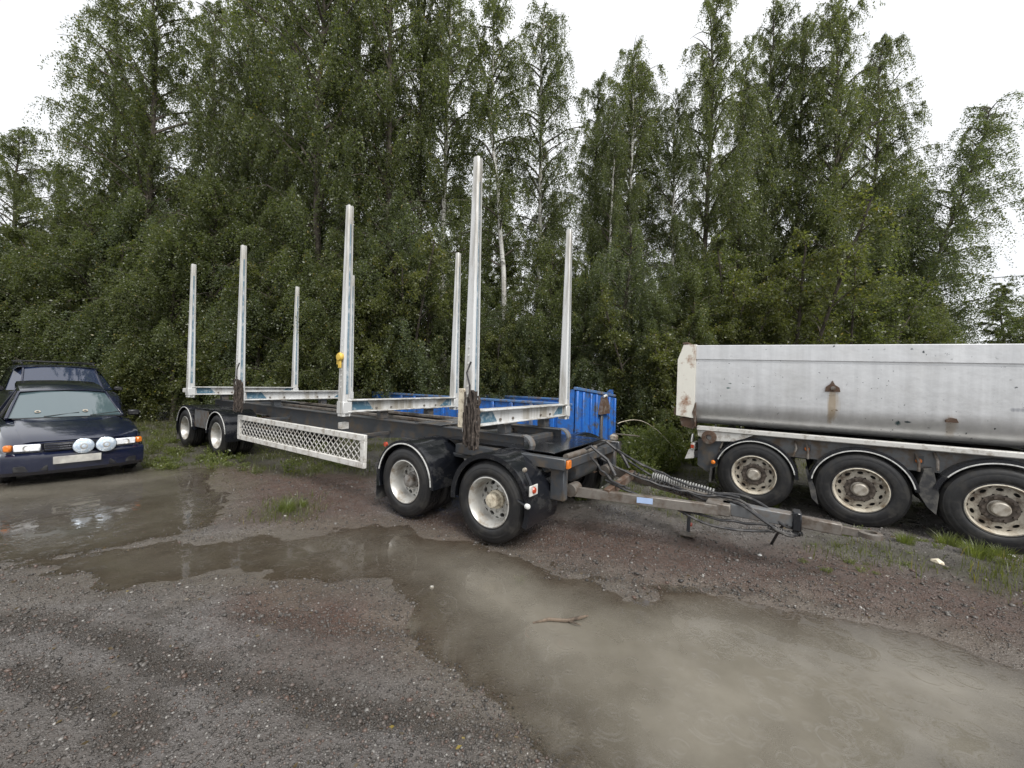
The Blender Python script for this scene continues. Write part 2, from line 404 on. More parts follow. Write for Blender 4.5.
mud = mixc(n, l, mid, (.055, .046, .04), (.135, .12, .106)); mud = mixc(n, l, math_(n, l, 'MULTIPLY', s1, .25), mud, g1)
base = mixc(n, l, math_(n, l, 'MULTIPLY', ramp(n, l, big, .42, .6), .7), grav, mud)
base = mixc(n, l, math_(n, l, 'MULTIPLY', ramp(n, l, track, .56, .66), .75), base, mixc(n, l, fine, (.03, .026, .022), (.065, .056, .046)))
base = mixc(n, l, math_(n, l, 'MULTIPLY', zt, .8), base, mixc(n, l, fine, (.028, .023, .019), (.06, .05, .04)))
redc = mixc(n, l, sc1.outputs[0], (.045, .026, .02), (.125, .076, .057)); redc = mixc(n, l, math_(n, l, 'MULTIPLY', s2, .5), redc, g2)
base = mixc(n, l, math_(n, l, 'MULTIPLY', zr, ramp(n, l, mid, .3, .75, (.95, .95, .95, 1), (.5, .5, .5, 1))), base, redc)
verge = mixc(n, l, ramp(n, l, mid, .35, .65), (.03, .025, .018), (.05, .052, .024))
base = mixc(n, l, math_(n, l, 'MULTIPLY', zg_, .75), base, verge)
base = mixc(n, l, math_(n, l, 'MULTIPLY', zw, .75), base, mixc(n, l, mid, (.062, .052, .042), (.125, .108, .086)))
l.new(base, b.inputs['Base Color'])
rg = math_(n, l, 'ADD', math_(n, l, 'MULTIPLY', ramp(n, l, big, .35, .65), .2), .15)
rg = math_(n, l, 'ADD', rg, math_(n, l, 'MULTIPLY', zg_, .3)); rg = math_(n, l, 'SUBTRACT', rg, math_(n, l, 'MULTIPLY', zw, .2)); rg = math_(n, l, 'MAXIMUM', math_(n, l, 'SUBTRACT', rg, math_(n, l, 'MULTIPLY', zt, .1)), .08)
l.new(rg, b.inputs['Roughness'])
b.inputs['Specular IOR Level'].default_value = .5
h = math_(n, l, 'ADD', math_(n, l, 'MULTIPLY', s1, .55), math_(n, l, 'MULTIPLY', s2, 1.2))
h = math_(n, l, 'ADD', h, math_(n, l, 'MULTIPLY', fine, .7)); h = math_(n, l, 'ADD', h, math_(n, l, 'MULTIPLY', mid, 2.4))
h = math_(n, l, 'MULTIPLY', h, math_(n, l, 'SUBTRACT', 1., math_(n, l, 'MULTIPLY', zw, .6)))
bump(n, l, b, h, .95, .011)

me = fast_mesh('ground', np.stack([X.ravel(), Y.ravel(), Z.ravel()], 1), quads, [m_ground], smooth=True)
ca = me.color_attributes.new('zone', 'FLOAT_COLOR', 'POINT')
wet = (1-sstep(SD+fbm(X*2.5, Y*2.5, 4, 23)*.5, 0, .6)); rutm = rut_mask(X, Y)
ca.data.foreach_set('color', np.stack([red.ravel(), grass.ravel(), wet.ravel(), rutm.ravel()], 1).astype(np.float32).ravel())
ground_o = tag(link('ground', me), 'wet gravel yard of grey stone and reddish brown soil', None, None, 'structure')

# puddle water
m_water = bpy.data.materials.new('muddy_puddle_water'); m_water.use_nodes = True
n, l = m_water.node_tree.nodes, m_water.node_tree.links
for q in list(n): n.remove(q)
v = objco(n)
at = n.new('ShaderNodeAttribute'); at.attribute_name = 'depth'
dif = n.new('ShaderNodeBsdfDiffuse'); tr = n.new('ShaderNodeBsdfTransparent'); tr.inputs['Color'].default_value = (.93, .9, .85, 1); gl = n.new('ShaderNodeBsdfGlossy'); gl.inputs['Roughness'].default_value = .02
dif_c = mixc(n, l, ramp(n, l, noise(n, l, v, 1.1, 7, .65), .36, .64), (.16, .145, .117), (.225, .207, .172)); l.new(dif_c, dif.inputs['Color'])
m1 = n.new('ShaderNodeMixShader'); m2 = n.new('ShaderNodeMixShader'); out = n.new('ShaderNodeOutputMaterial')
dd = math_(n, l, 'ADD', at.outputs['Fac'], math_(n, l, 'MULTIPLY', math_(n, l, 'SUBTRACT', noise(n, l, v, 4, 5), .5), .018))
l.new(ramp(n, l, dd, .002, .085), m1.inputs[0]); l.new(tr.outputs[0], m1.inputs[1]); l.new(dif.outputs[0], m1.inputs[2])
fr = n.new('ShaderNodeFresnel'); fr.inputs['IOR'].default_value = 1.4
l.new(fr.outputs[0], m2.inputs[0]); l.new(m1.outputs[0], m2.inputs[1]); l.new(gl.outputs[0], m2.inputs[2]); l.new(m2.outputs[0], out.inputs['Surface'])
def rings(scale, thr, freq):
    t = n.new('ShaderNodeTexVoronoi'); t.inputs['Scale'].default_value = scale; t.voronoi_dimensions = '2D'; l.new(v, t.inputs['Vector'])
    s = n.new('ShaderNodeSeparateColor'); l.new(t.outputs['Color'], s.inputs[0])
    d = t.outputs['Distance']; size = math_(n, l, 'ADD', math_(n, l, 'MULTIPLY', s.outputs[1], .3), .1)
    ph = math_(n, l, 'MULTIPLY', math_(n, l, 'SUBTRACT', d, size), freq)
    w = math_(n, l, 'MULTIPLY', math_(n, l, 'SINE', ph), math_(n, l, 'POWER', 2.718, math_(n, l, 'MULTIPLY', math_(n, l, 'ABSOLUTE', ph), -.35)))
    return math_(n, l, 'MULTIPLY', w, math_(n, l, 'GREATER_THAN', s.outputs[0], thr))
hh = math_(n, l, 'ADD', math_(n, l, 'MULTIPLY', rings(4.5, .45, 38.), .9), math_(n, l, 'MULTIPLY', rings(8.0, .4, 26.), .6))
hh = math_(n, l, 'ADD', hh, math_(n, l, 'MULTIPLY', noise(n, l, v, 13, 3), .25))
hh = math_(n, l, 'ADD', hh, math_(n, l, 'MULTIPLY', noise(n, l, v, 45, 2), .1))
bp = n.new('ShaderNodeBump'); bp.inputs['Strength'].default_value = .3; bp.inputs['Distance'].default_value = .006; l.new(hh, bp.inputs['Height'])
l.new(bp.outputs['Normal'], gl.inputs['Normal']); l.new(bp.outputs['Normal'], fr.inputs['Normal'])
fd = WL-Z; keep = ((fd[:-1, :-1] > -.006) | (fd[1:, 1:] > -.006) | (fd[1:, :-1] > -.006) | (fd[:-1, 1:] > -.006)) & (SD[:-1, :-1] < .12)
wq = quads[keep.ravel()]; used, inv = np.unique(wq, return_inverse=True); wq = inv.reshape(wq.shape)
me = fast_mesh('puddle_water', np.stack([X.ravel()[used], Y.ravel()[used], np.full(len(used), WL)], 1), wq, [m_water], smooth=True)
da = me.attributes.new('depth', 'FLOAT', 'POINT'); da.data.foreach_set('value', fd.ravel()[used].astype(np.float32))
tag(link('puddle_water', me), 'muddy brown puddles pitted by rain across the yard', None, None, 'structure')

# loose stones, too many to count
rng = np.random.default_rng(4)
ico_t = (1+5**.5)/2
ICO = np.array([(-1, ico_t, 0), (1, ico_t, 0), (-1, -ico_t, 0), (1, -ico_t, 0), (0, -1, ico_t), (0, 1, ico_t), (0, -1, -ico_t), (0, 1, -ico_t), (ico_t, 0, -1), (ico_t, 0, 1), (-ico_t, 0, -1), (-ico_t, 0, 1)])/1.9
ICF = np.array([(0, 11, 5), (0, 5, 1), (0, 1, 7), (0, 7, 10), (0, 10, 11), (1, 5, 9), (5, 11, 4), (11, 10, 2), (10, 7, 6), (7, 1, 8), (3, 9, 4), (3, 4, 2), (3, 2, 6), (3, 6, 8), (3, 8, 9), (4, 9, 5), (2, 4, 11), (6, 2, 10), (8, 6, 7), (9, 8, 1)])
def rand_rot(N, rng):
    q = rng.normal(size=(N, 4)); q /= np.linalg.norm(q, axis=1)[:, None]; w, x, y, z = q.T
    return np.stack([np.stack([1-2*(y*y+z*z), 2*(x*y-z*w), 2*(x*z+y*w)], 1), np.stack([2*(x*y+z*w), 1-2*(x*x+z*z), 2*(y*z-x*w)], 1), np.stack([2*(x*z-y*w), 2*(y*z+x*w), 1-2*(x*x+y*y)], 1)], 1)
def stones(N, smin, smax, reg, seed, thr):
    rng = np.random.default_rng(seed)
    px = rng.uniform(reg[0], reg[1], N*3); py = reg[2]+(reg[3]-reg[2])*rng.random(N*3)**1.5
    sd = puddle_sd(px, py); dens = fbm(px*1.1, py*1.1, 4, 77)+.5+sstep(sd, 0, 1.2)*.25
    ok = (sd > -.02) & (dens > thr*rng.random(N*3)+.2); px, py, sd = px[ok][:N], py[ok][:N], sd[ok][:N]; N = len(px)
    s = smin+(smax-smin)*rng.random(N)**3.2
    base = ICO[None]*(1+rng.normal(0, .13, (N, 12, 1)))*np.stack([rng.uniform(.7, 1.3, N), rng.uniform(.7, 1.3, N), rng.uniform(.5, .9, N)], 1)[:, None, :]
    rot = rand_rot(N, rng); V = np.einsum('nij,nkj->nki', rot, base)*s[:, None, None]*.5
    V[:, :, 2] *= .75
    V += np.stack([px, py, ground_z(px, py)+s*.1], 1)[:, None, :]
    Fi = (ICF[None]+np.arange(N)[:, None, None]*12).reshape(-1, 3)
    return V.reshape(-1, 3), Fi, np.repeat(rng.random(N), 20)
OCT = np.array([(1, 0, 0), (-1, 0, 0), (0, 1, 0), (0, -1, 0), (0, 0, 1), (0, 0, -1)], float)
OCF = np.array([(0, 2, 4), (2, 1, 4), (1, 3, 4), (3, 0, 4), (2, 0, 5), (1, 2, 5), (3, 1, 5), (0, 3, 5)])
def chips(N, seed):
    rng = np.random.default_rng(seed); M = N*2
    r_ = .9+5.2*rng.random(M)**1.5; a_ = rng.uniform(-1.05, 1.05, M); px, py = r_*np.sin(a_), .35+r_*np.cos(a_)
    sd = puddle_sd(px, py); ok = (sd > .0) & (fbm(px*1.7, py*1.7, 4, 78) > -.12-.3*rng.random(M)); px, py = px[ok][:N], py[ok][:N]; N = len(px)
    s = .004+.013*rng.random(N)**2.2; q = OCT[None]*(1+rng.normal(0, .22, (N, 6, 1))); V = np.einsum('nij,nkj->nki', rand_rot(N, rng), q)*s[:, None, None]*.6; V[:, :, 2] *= .8
    V += np.stack([px, py, ground_z(px, py)+s*.15], 1)[:, None, :]
    return V.reshape(-1, 3), (OCF[None]+np.arange(N)[:, None, None]*6).reshape(-1, 3), np.repeat(rng.random(N), 8)
m_stone, n, l, b = new_mat('loose_wet_stone')
at = n.new('ShaderNodeAttribute'); at.attribute_name = 'rnd'
r_ = n.new('ShaderNodeValToRGB'); l.new(at.outputs['Fac'], r_.inputs['Fac']); e = r_.color_ramp.elements
e[0].position, e[0].color = 0, (.035, .032, .03, 1); e[1].position, e[1].color = 1, (.42, .4, .37, 1)
for p_, c_ in ((.4, (.075, .068, .06, 1)), (.62, (.115, .105, .095, 1)), (.8, (.1, .062, .047, 1)), (.93, (.15, .14, .13, 1)), (.985, (.24, .23, .215, 1))):
    k = e.new(p_); k.color = c_
v = objco(n); l.new(mixc(n, l, .35, r_.outputs['Color'], mixc(n, l, 1., r_.outputs['Color'], noise(n, l, v, 90, 4), 'MULTIPLY')), b.inputs['Base Color'])
b.inputs['Roughness'].default_value = .42
A_ = stones(12000, .005, .026, (-4.5, 3.0, 1.0, 4.2), 11, .55); B_ = stones(8000, .010, .045, (-8, 7, 3.0, 8.5), 12, .6)
C_ = chips(42000, 13)
def rubble(N, seed):
    rng = np.random.default_rng(seed); px = rng.uniform(-4, 2.5, N*30); py = rng.uniform(1.6, 4.2, N*30); m = rut_mask(px, py); ok = (rng.random(N*30) < m*(1-.5*m)) & (puddle_sd(px, py) > .03)
    px, py = px[ok][:N], py[ok][:N]; N = len(px); s = .006+.024*rng.random(N)**4.
    q = ICO[None]*(1+rng.normal(0, .2, (N, 12, 1)))*rng.uniform(.6, 1.3, (N, 1, 3)); V = np.einsum('nij,nkj->nki', rand_rot(N, rng), q)*s[:, None, None]*.55; V[:, :, 2] *= .8
    V += np.stack([px, py, ground_z(px, py)+s*.12], 1)[:, None, :]
    return V.reshape(-1, 3), (ICF[None]+np.arange(N)[:, None, None]*12).reshape(-1, 3), np.repeat(rng.random(N)*.9, 20)
D_ = rubble(2600, 14)
V_ = np.concatenate([q[0] for q in (A_, B_, C_, D_)]); F_ = np.concatenate([q[1]+o for q, o in zip((A_, B_, C_, D_), np.cumsum([0, len(A_[0]), len(B_[0]), len(C_[0])]))]); r2_ = np.concatenate([q[2] for q in (A_, B_, C_, D_)])
tag(link('loose_stones', fast_mesh('loose_stones', V_, F_, [m_stone], r2_)), 'small loose grey stones strewn over the wet yard', None, None, 'stuff')

# ------------------------------------------------------------------ wheels shared by the trailers
def tyre_mb(w, Ro, ri, n=48, grooves=4):
    h_ = Ro-ri
    side = [(ri, .028), (ri+.012, .006), (ri+.022, .002), (ri+.03, .006), (ri+.036, .0), (ri+h_*.3, -.004), (ri+h_*.55, -.007), (ri+h_*.57, -.005), (ri+h_*.6, -.006), (Ro-.05, .0), (Ro-.046, .004), (Ro-.03, .007), (Ro-.026, .014), (Ro-.006, .03)]
    tread = [(Ro, .04)]
    for k in range(grooves):
        x = .04+(w-.08)*(k+.5)/grooves; tread += [(Ro+.002, x-.009), (Ro-.013, x-.006), (Ro-.013, x+.006), (Ro+.002, x+.009)]
    tread.append((Ro, w-.04))
    prof = side+tread+[(r, w-x) for r, x in side[::-1]]
    return MB().lathe(prof, n, closed=True)
def holed(mb, r0, r1, nh, rc, ht, hr, x0, x1, m=16, thick=.012):
    """annular disc r0..r1 with nh real oval holes; x runs from x0 at r0 to x1 at r1"""
    for s in range(nh):
        a0 = 2*math.pi*s/nh; da = 2*math.pi/nh; ring_o, ring_i = [], []
        for k in range(m):
            t = 2*math.pi*k/m+math.pi/m; c_, s_ = math.cos(t), math.sin(t); q = max(abs(c_), abs(s_))
            u, w = c_/q, s_/q
            ring_o.append((a0+da/2+u*da/2, r0+(r1-r0)*(w+1)/2))
            ring_i.append((a0+da/2+c_*ht/rc, rc+s_*hr))
        def P(a, r, dx=0.):
            return ((x0+(x1-x0)*(r-r0)/(r1-r0))+dx, r*math.cos(a), r*math.sin(a))
        V = [P(*p) for p in ring_o]+[P(*p) for p in ring_i]+[P(*p, .025) for p in ring_i]
        F = [(k, (k+1) % m, m+(k+1) % m, m+k) for k in range(m)]+[(m+k, m+(k+1) % m, 2*m+(k+1) % m, 2*m+k) for k in range(m)]
        mb.add(V, F)
    return mb
def nuts(mb, r, n, x0, x1, rn=.014, off=0.):
    for k in range(n):
        a = 2*math.pi*(k+off)/n; c = (0, r*math.cos(a), r*math.sin(a))
        mb.tube([(x0, c[1], c[2]), (x1, c[1], c[2])], rn, 6)
    return mb
def log_wheel(parent, y, x=0., flip=False, hubcap=True):
    """twin 19.5 inch wheel: hub and drum with two tyres and a deep silver rim"""
    Rw = .429
    h = MB().lathe([(.0, .2), (.207, .2), (.207, .5), (0, .5)], 24)
    hub = h.build('wheel', 'drum', parent, (x, y, Rw+.0), rot=(0, 0, math.pi if flip else 0))
    hc = MB().lathe([(0, .05), (.058, .05), (.072, .058), (.077, .075), (.079, .13), (.1, .14), (.102, .17), (.102, .195)], 24) if hubcap else MB().lathe([(0, .12), (.06, .12), (.075, .14), (.1, .15), (.1, .195)], 24)
    hc.build('hub_cap', 'pad' if hubcap and y < 1 else 'hub_grey', hub)
    t = tyre_mb(.262, Rw, .25).build('tyre', 'rubber', hub)
    t2 = bpy.data.objects.new('tyre', t.data); C.objects.link(t2); t2.parent = hub; t2.location = (.302, 0, 0)
    r = MB().lathe([(.258, .024), (.268, .014), (.266, .004), (.256, .0), (.249, .008), (.243, .03), (.232, .05), (.226, .13), (.219, .165), (.208, .18)], 48)
    holed(r, .1, .208, 8, .178, .031, .022, .165, .18); nuts(r, .1375, 10, .172, .145, .013, .5)
    r.build('rim', 'rim', hub)
    return hub
def tipper_wheel(parent, y, x=0., flip=False):
    Rw = .517
    h = MB().lathe([(0, .012), (.07, .012), (.082, .022), (.086, .05), (.088, .085), (.105, .09)], 28)
    hc = h
    hub = MB().lathe([(.0, .13), (.255, .13), (.255, .36), (0, .36)], 24).build('wheel', 'drum', parent, (x, y, Rw), rot=(0, 0, math.pi if flip else 0))
    hc.build('hub_cap', 'hub_pale', hub)
    tyre_mb(.375, Rw, .292).build('tyre', 'rubber', hub)
    r = MB().lathe([(.298, .026), (.309, .016), (.306, .005), (.294, .0), (.287, .01), (.281, .03), (.274, .05), (.266, .085)], 48)
    r.build('rim', 'rim_cream', hub)
    holed(MB(), .165, .266, 10, .229, .033, .019, .078, .085).build('disc', 'disc', hub)
    d = MB().lathe([(.166, .068), (.155, .064), (.125, .068), (.1, .085)], 32); nuts(d, .14, 10, .07, .035, .0165)
    d.build('nut_ring', 'hub_dark', hub)
    return hub
def guard(parent, y, z, Ro, w, a0, a1, mat_='plastic', x=0., trim=None, lip=.045):
    s = 1 if w > 0 else -1
    mb = MB().lathe([(Ro, -.012*s), (Ro+.004, .05*s), (Ro, .1*s), (Ro, w), (Ro-.01, w), (Ro-.01, .012*s), (Ro-lip, .012*s), (Ro-lip-.006, -.004*s), (Ro-lip, -.012*s)], 30, R(a0), R(a1), closed=True)
    o = mb.build('mudguard', mat_, parent, (x, y, z))
    if trim:
        MB().lathe([(Ro-lip-.002, -.020*s), (Ro-lip+.012, -.020*s), (Ro-lip+.012, -.0125*s), (Ro-lip-.002, -.0125*s)], 30, R(trim[0]), R(trim[1]), closed=True).build('edge_trim', 'trim', o)
    return o

# ------------------------------------------------------------------ the log trailer
TR = empty('log_trailer', (*T_LOC, 0), T_YAW, 'empty log trailer with tall white stakes and black mudguards in the yard', 'trailer')
AX = [0., 1.292, 6.901, 8.624]; BK = [.341, 2.701, 6.095, 8.628]
for k, y in enumerate(AX):
    log_wheel(TR, y, 0., False, k < 2); log_wheel(TR, y, 2.52, True, k < 2)
    MB().tube([(.5, y, .43), (2.02, y, .43)], .065, 12).build('axle', 'chassis', TR)
    for x in (.78, 1.74):
        m = MB()
        for j in range(4): m.box((x, y, .52+j*.016), (.09, 1.0-.2*j, .013), .002)
        m.build('leaf_spring', 'rusty', TR)
G = .51
for fl in (False, True):
    X0 = 2.52 if fl else 0.; W = -.6 if fl else .6
    guard(TR, AX[0], .43, G, W, -4, 200, 'plastic', X0, None, .05)
    guard(TR, AX[1], .43, G, W, -15, 182, 'plastic', X0, (12, 178))
    guard(TR, AX[2], .44, G, W, 0, 190, 'plastic', X0, (8, 172)); guard(TR, AX[3], .44, G, W, -12, 180, 'plastic', X0, (15, 172))
    s = -1 if fl else 1
    MB().box((X0+s*.3, 1.83, .26), (.58, .014, .3), .004).build('mud_flap', 'flap', TR)
    MB().box((X0+s*.3, 9.16, .27), (.58, .014, .3), .004).build('mud_flap', 'flap', TR)
    MB().box((X0+s*.035, (AX[2]+AX[3])/2, .7), (.02, .74, .38), .006).build('guard_panel', 'chassis_grey', TR)
    MB().box((X0+s*.3, (AX[2]+AX[3])/2, .935), (.6, 1.0, .02), .006).build('guard_bridge', 'plastic', TR)
# main frame
for x in (.76, 1.76):
    m = MB(); m.prism([(.05, .82), (.05, 1.035), (9.15, 1.035), (9.15, .86), (6.4, .82), (5.6, .72), (3.0, .72), (2.2, .80)], x-.008, x+.008)
    m.box((x, 4.6, 1.045), (.15, 9.1, .018), .003); m.box((x, 7.7, .838), (.14, 2.6, .016), .003); m.box((x, 1.12, .805), (.14, 2.1, .016), .003); m.box((x, 4.3, .712), (.14, 2.6, .016), .003)
    fr = m.build('frame_rail', 'chassis', TR)
    MB().lathe([(.14, -.055), (.14, .055), (.12, .055), (.12, -.055)], 20, R(90), R(280), closed=True).build('rail_end', 'chassis_grey', TR, (x, .05, .92))
for y in (.2, .9, 2.0, 3.3, 4.7, 5.9, 7.0, 8.4, 9.1):
    MB().box((1.26, y, .93), (1.0, .1, .13), .006).build('crossmember', 'chassis', TR)
for x in (.98, 1.54):
    MB().box((x, 4.0, 1.07), (.07, 5.2, .045), .005).build('slide_rail', 'rust_grey', TR)
MB().box((1.26, 1.55, 1.075), (1.3, .5, .012), .003).build('deck_plate', 'chassis', TR)
# dolly under the front axles
MB().lathe([(.56, -.03), (.56, .03), (.46, .03), (.46, -.03)], 40, closed=True).build('turntable', 'rusty', TR, (1.26, .646, .765), rot=(0, R(90), 0))
for x in (.42, 2.1):
    d = MB().box((x, .05, .855), (.1, 1.5, .12), .008).build('dolly_rail', 'chassis', TR)
    if x < 1: MB().box((x, -.715, .86), (.085, .028, .085), .008).build('marker_lamp', 'amber', d)
    MB().box((x+(.06 if x < 1 else -.06), -.58, .63), (.1, .16, .34), .008).build('drawbar_bracket', 'chassis', TR)
MB().box((1.26, .3, .935), (1.5, 1.6, .012), .004).build('dolly_cover', 'plastic', TR)
MB().box((1.26, .55, .75), (1.6, 2.0, .05), .01).build('dolly_plate', 'chassis', TR)
MB().tube([(.5, -.64, .915), (1.32, -.64, .915)], .034, 10).build('cross_pipe', 'rust_grey', TR)
MB().box((1.26, -.62, .84), (1.5, .1, .1), .008).build('dolly_crossbeam', 'chassis', TR)
m = MB()
for x in (1.0, 1.5): m.tube([(x, -.5, .86), (x, -.72, .98), (x+.05, -.9, .84), (x+.04, -1.0, .68)], .02, 8)
m.build('brake_valve_pipe', 'hose', TR)
MB().lathe([(0, -.36), (.11, -.34), (.13, -.3), (.13, .3), (.11, .34), (0, .36)], 20).build('air_tank', 'chassis', TR, (1.3, -.45, .66))
MB().box((2.2, -.75, 1.0), (.28, .3, .015), .004, Matrix.Rotation(R(8), 3, 'Y')).build('bent_step_plate', 'rust_grey', TR)
MB().box((1.95, -.66, .98), (.08, .1, .08), .02).build('valve_block', 'disc', TR)
# lamps on the front guard
m = MB().tube([(.02, -.44, .8), (.02, -.49, .72), (.02, -.53, .62)], .018, 8); m.build('lamp_arm', 'plastic', TR)
pl = MB().box((.03, -.53, .645), (.15, .014, .1), .006).build('reflector_plate', 'grey_white', TR)
MB().lathe([(0, -.016), (.026, -.014), (.034, 0)], 20).build('reflector', 'red', pl, (.03, -.537, .645), rot=(0, 0, R(90)))
ar = MB().tube([(.0, -.38, .52), (-.04, -.5, .5)], .016, 8).build('marker_arm', 'plastic', TR)
MB().lathe([(0, -.022), (.018, -.02), (.026, -.01), (.026, .02), (0, .02)], 16).build('marker_lamp', 'trim', ar, (-.045, -.515, .5), rot=(0, 0, R(70)))
MB().lathe([(0, -.015), (.022, -.012), (.022, .012), (0, .012)], 16).build('cap_lamp', 'disc', TR, (.02, -.43, .83))
MB().lathe([(0, -.014), (.032, -.012), (.032, .012), (0, .012)], 16).build('side_reflector', 'red', TR, (.2, 1.9, .8))
# drawbar
m = MB(); m.bar((.74, -.62, .50), (1.2, -2.12, .47), .075, .1); m.bar((1.80, -.70, .56), (1.32, -2.12, .50), .075, .1); m.box((1.26, -2.02, .485), (.26, .22, .12), .01)
db = m.build('drawbar', 'rust_grey', TR)
MB().bar((.82, -.98, .52), (1.74, -1.0, .575), .07, .09).build('cross_brace', 'rusty', db)
MB().bar((1.26, -2.05, .485), (1.26, -2.66, .485), .12, .12, .008).build('pole', 'chassis_grey', db)
MB().box((1.26, -2.665, .485), (.16, .07, .17), .01).build('clamp', 'plastic', db)
MB().bar((1.26, -2.69, .48), (1.26, -2.99, .475), .085, .1, .008).build('tow_bar', 'rust_grey', db)
MB().lathe([(.082, -.02), (.082, .02), (.045, .025), (.045, -.025)], 24, closed=True).bar((-.0, .22, 0), (0, .07, 0), .07, .04).build('towing_eye', 'rust_grey', db, (1.26, -3.18, .47), rot=(0, R(90), 0)).rotation_euler = (0, 0, 0)
for o in list(db.children):
    if o.name.startswith('towing_eye'):
        o.data.transform(Matrix.Rotation(R(90), 4, 'Y'))
MB().box((.93, -1.36, .492), (.004, .16, .06), .001, Matrix.Rotation(R(17.0), 3, 'Z')).build('type_plate', 'label_blue', db, (-.002, 0, 0))
for (a, b_) in (((.76, -.55, .52), (.76, -.72, .5)), ((1.8, -.55, .56), (1.8, -.76, .55))):
    MB().lathe([(0, -.09), (.07, -.09), (.07, .09), (0, .09)], 18).build('hinge_pin', 'rust_grey', db, ((a[0]+b_[0])/2, -.62, a[2]))
# support leg and prop rod
lg = MB().tube([(1.42, -1.72, .46), (1.5, -1.7, .08)], .02, 10).build('support_leg', 'chassis', TR)
MB().box((1.5, -1.7, .05), (.16, .16, .02), .005).build('foot', 'rust_grey', lg)
MB().tube([(1.5, -1.69, .16), (1.5, -1.74, .16)], .022, 8).build('pin', 'red', lg)
MB().tube([(1.5, -2.6, .40), (1.62, -2.55, .27), (1.84, -2.48, .02)], .014, 8).build('prop_rod', 'plastic', TR)
# hoses along the drawbar
def sag(p0, p1, d, n=10, wob=0., sd=1):
    rr = random.Random(sd); p0, p1 = Vector(p0), Vector(p1); out = []
    for k in range(n+1):
        t = k/n; p = p0.lerp(p1, t); p.z -= d*4*t*(1-t)
        if 0 < k < n: p += Vector((rr.uniform(-wob, wob), rr.uniform(-wob, wob), rr.uniform(-wob, wob)))
        out.append(p)
    return out
hs = [((1.1, -.8, .84), (1.33, -2.1, .58), .10), ((1.5, -.85, .9), (1.3, -2.2, .6), .08), ((1.7, -.8, .86), (1.36, -2.64, .52), .12), ((1.6, -.9, .8), (1.2, -2.6, .44), .1), ((1.0, -.9, .62), (1.22, -2.5, .40), .1), ((1.05, -.7, .85), (.95, -1.2, .58), .06)]
for k, (p0, p1, d) in enumerate(hs):
    MB().tube(sag(p0, p1, d, 14, .012, k), .013, 7).build('air_hose', 'hose', TR)
def helix(path, r, turns, wire, n=7):
    pts = []; N = turns*10; path = [Vector(p) for p in path]
    for k in range(N+1):
        t = k/N*(len(path)-1); i = min(int(t), len(path)-2); p = path[i].lerp(path[i+1], t-i)
        d = (path[i+1]-path[i]).normalized(); u = d.orthogonal().normalized(); w = d.cross(u); a = 2*math.pi*k/10
        pts.append(p+(u*math.cos(a)+w*math.sin(a))*r)
    return MB().tube(pts, wire, 5)
helix([(1.52, -1.28, .625), (1.5, -1.6, .6), (1.46, -1.95, .56)], .044, 24, .0085).build('coiled_cable', 'coil', TR)
helix([(1.5, -1.05, .64), (1.45, -1.6, .52), (1.4, -2.0, .5)], .03, 22, .0085).build('coiled_cable', 'hose', TR)
for k, pts in enumerate(([(1.46, -1.95, .56), (1.4, -2.2, .60), (1.3, -2.42, .55), (1.2, -2.55, .44), (1.25, -2.68, .40)],
                         [(1.4, -2.0, .5), (1.2, -2.2, .56), (1.1, -2.42, .46), (1.14, -2.6, .36), (1.3, -2.7, .36)],
                         [(1.36, -1.9, .56), (1.26, -2.2, .58), (1.14, -2.36, .5), (1.1, -2.52, .4), (1.2, -2.66, .36)],
                         [(1.1, -1.6, .44), (1.08, -1.9, .34), (1.1, -2.2, .33), (1.2, -2.5, .36)])):
    P_ = [Vector(p) for p in pts]; sm = []
    for i in range(len(P_)-1):
        a, b_, c_, d_ = P_[max(i-1, 0)], P_[i], P_[i+1], P_[min(i+2, len(P_)-1)]
        for t in (0, .25, .5, .75): sm.append(.5*((2*b_)+(c_-a)*t+(2*a-5*b_+4*c_-d_)*t*t+(3*b_-a-3*c_+d_)*t**3))
    sm.append(P_[-1])
    MB().tube(sm, .014, 7).build('air_hose', 'hose', TR)
helix([(1.12, -2.45, .42), (1.16, -2.58, .37), (1.28, -2.7, .36)], .022, 14, .007).build('coiled_cable', 'hose', TR)
# bunks with stakes
def stake_mb(z0, z1, zb, w0, w1, d0, d1):
    def ring(z, w, d):
        gw, gd, c = w*.2, .022, .016
        q = [(-d/2+c, -w/2), (-gw, -w/2), (-gw, -w/2+gd), (gw, -w/2+gd), (gw, -w/2), (d/2-c, -w/2), (d/2, -w/2+c), (d/2, w/2-c), (d/2-c, w/2), (gw, w/2), (gw, w/2-gd), (-gw, w/2-gd), (-gw, w/2), (-d/2+c, w/2), (-d/2, w/2-c), (-d/2, -w/2+c)]
        return [(x, y, z) for x, y in q]
    zs = [z0, zb, zb+(z1-zb)*.33, zb+(z1-zb)*.66, z1-.012, z1]
    rs = []
    for z in zs:
        t = max(0, (z-zb)/(z1-zb)); k = .93 if z == z1 else 1
        rs.append(ring(z, (w0+(w1-w0)*t)*k, (d0+(d1-d0)*t)*k))
    return MB().loft(rs)
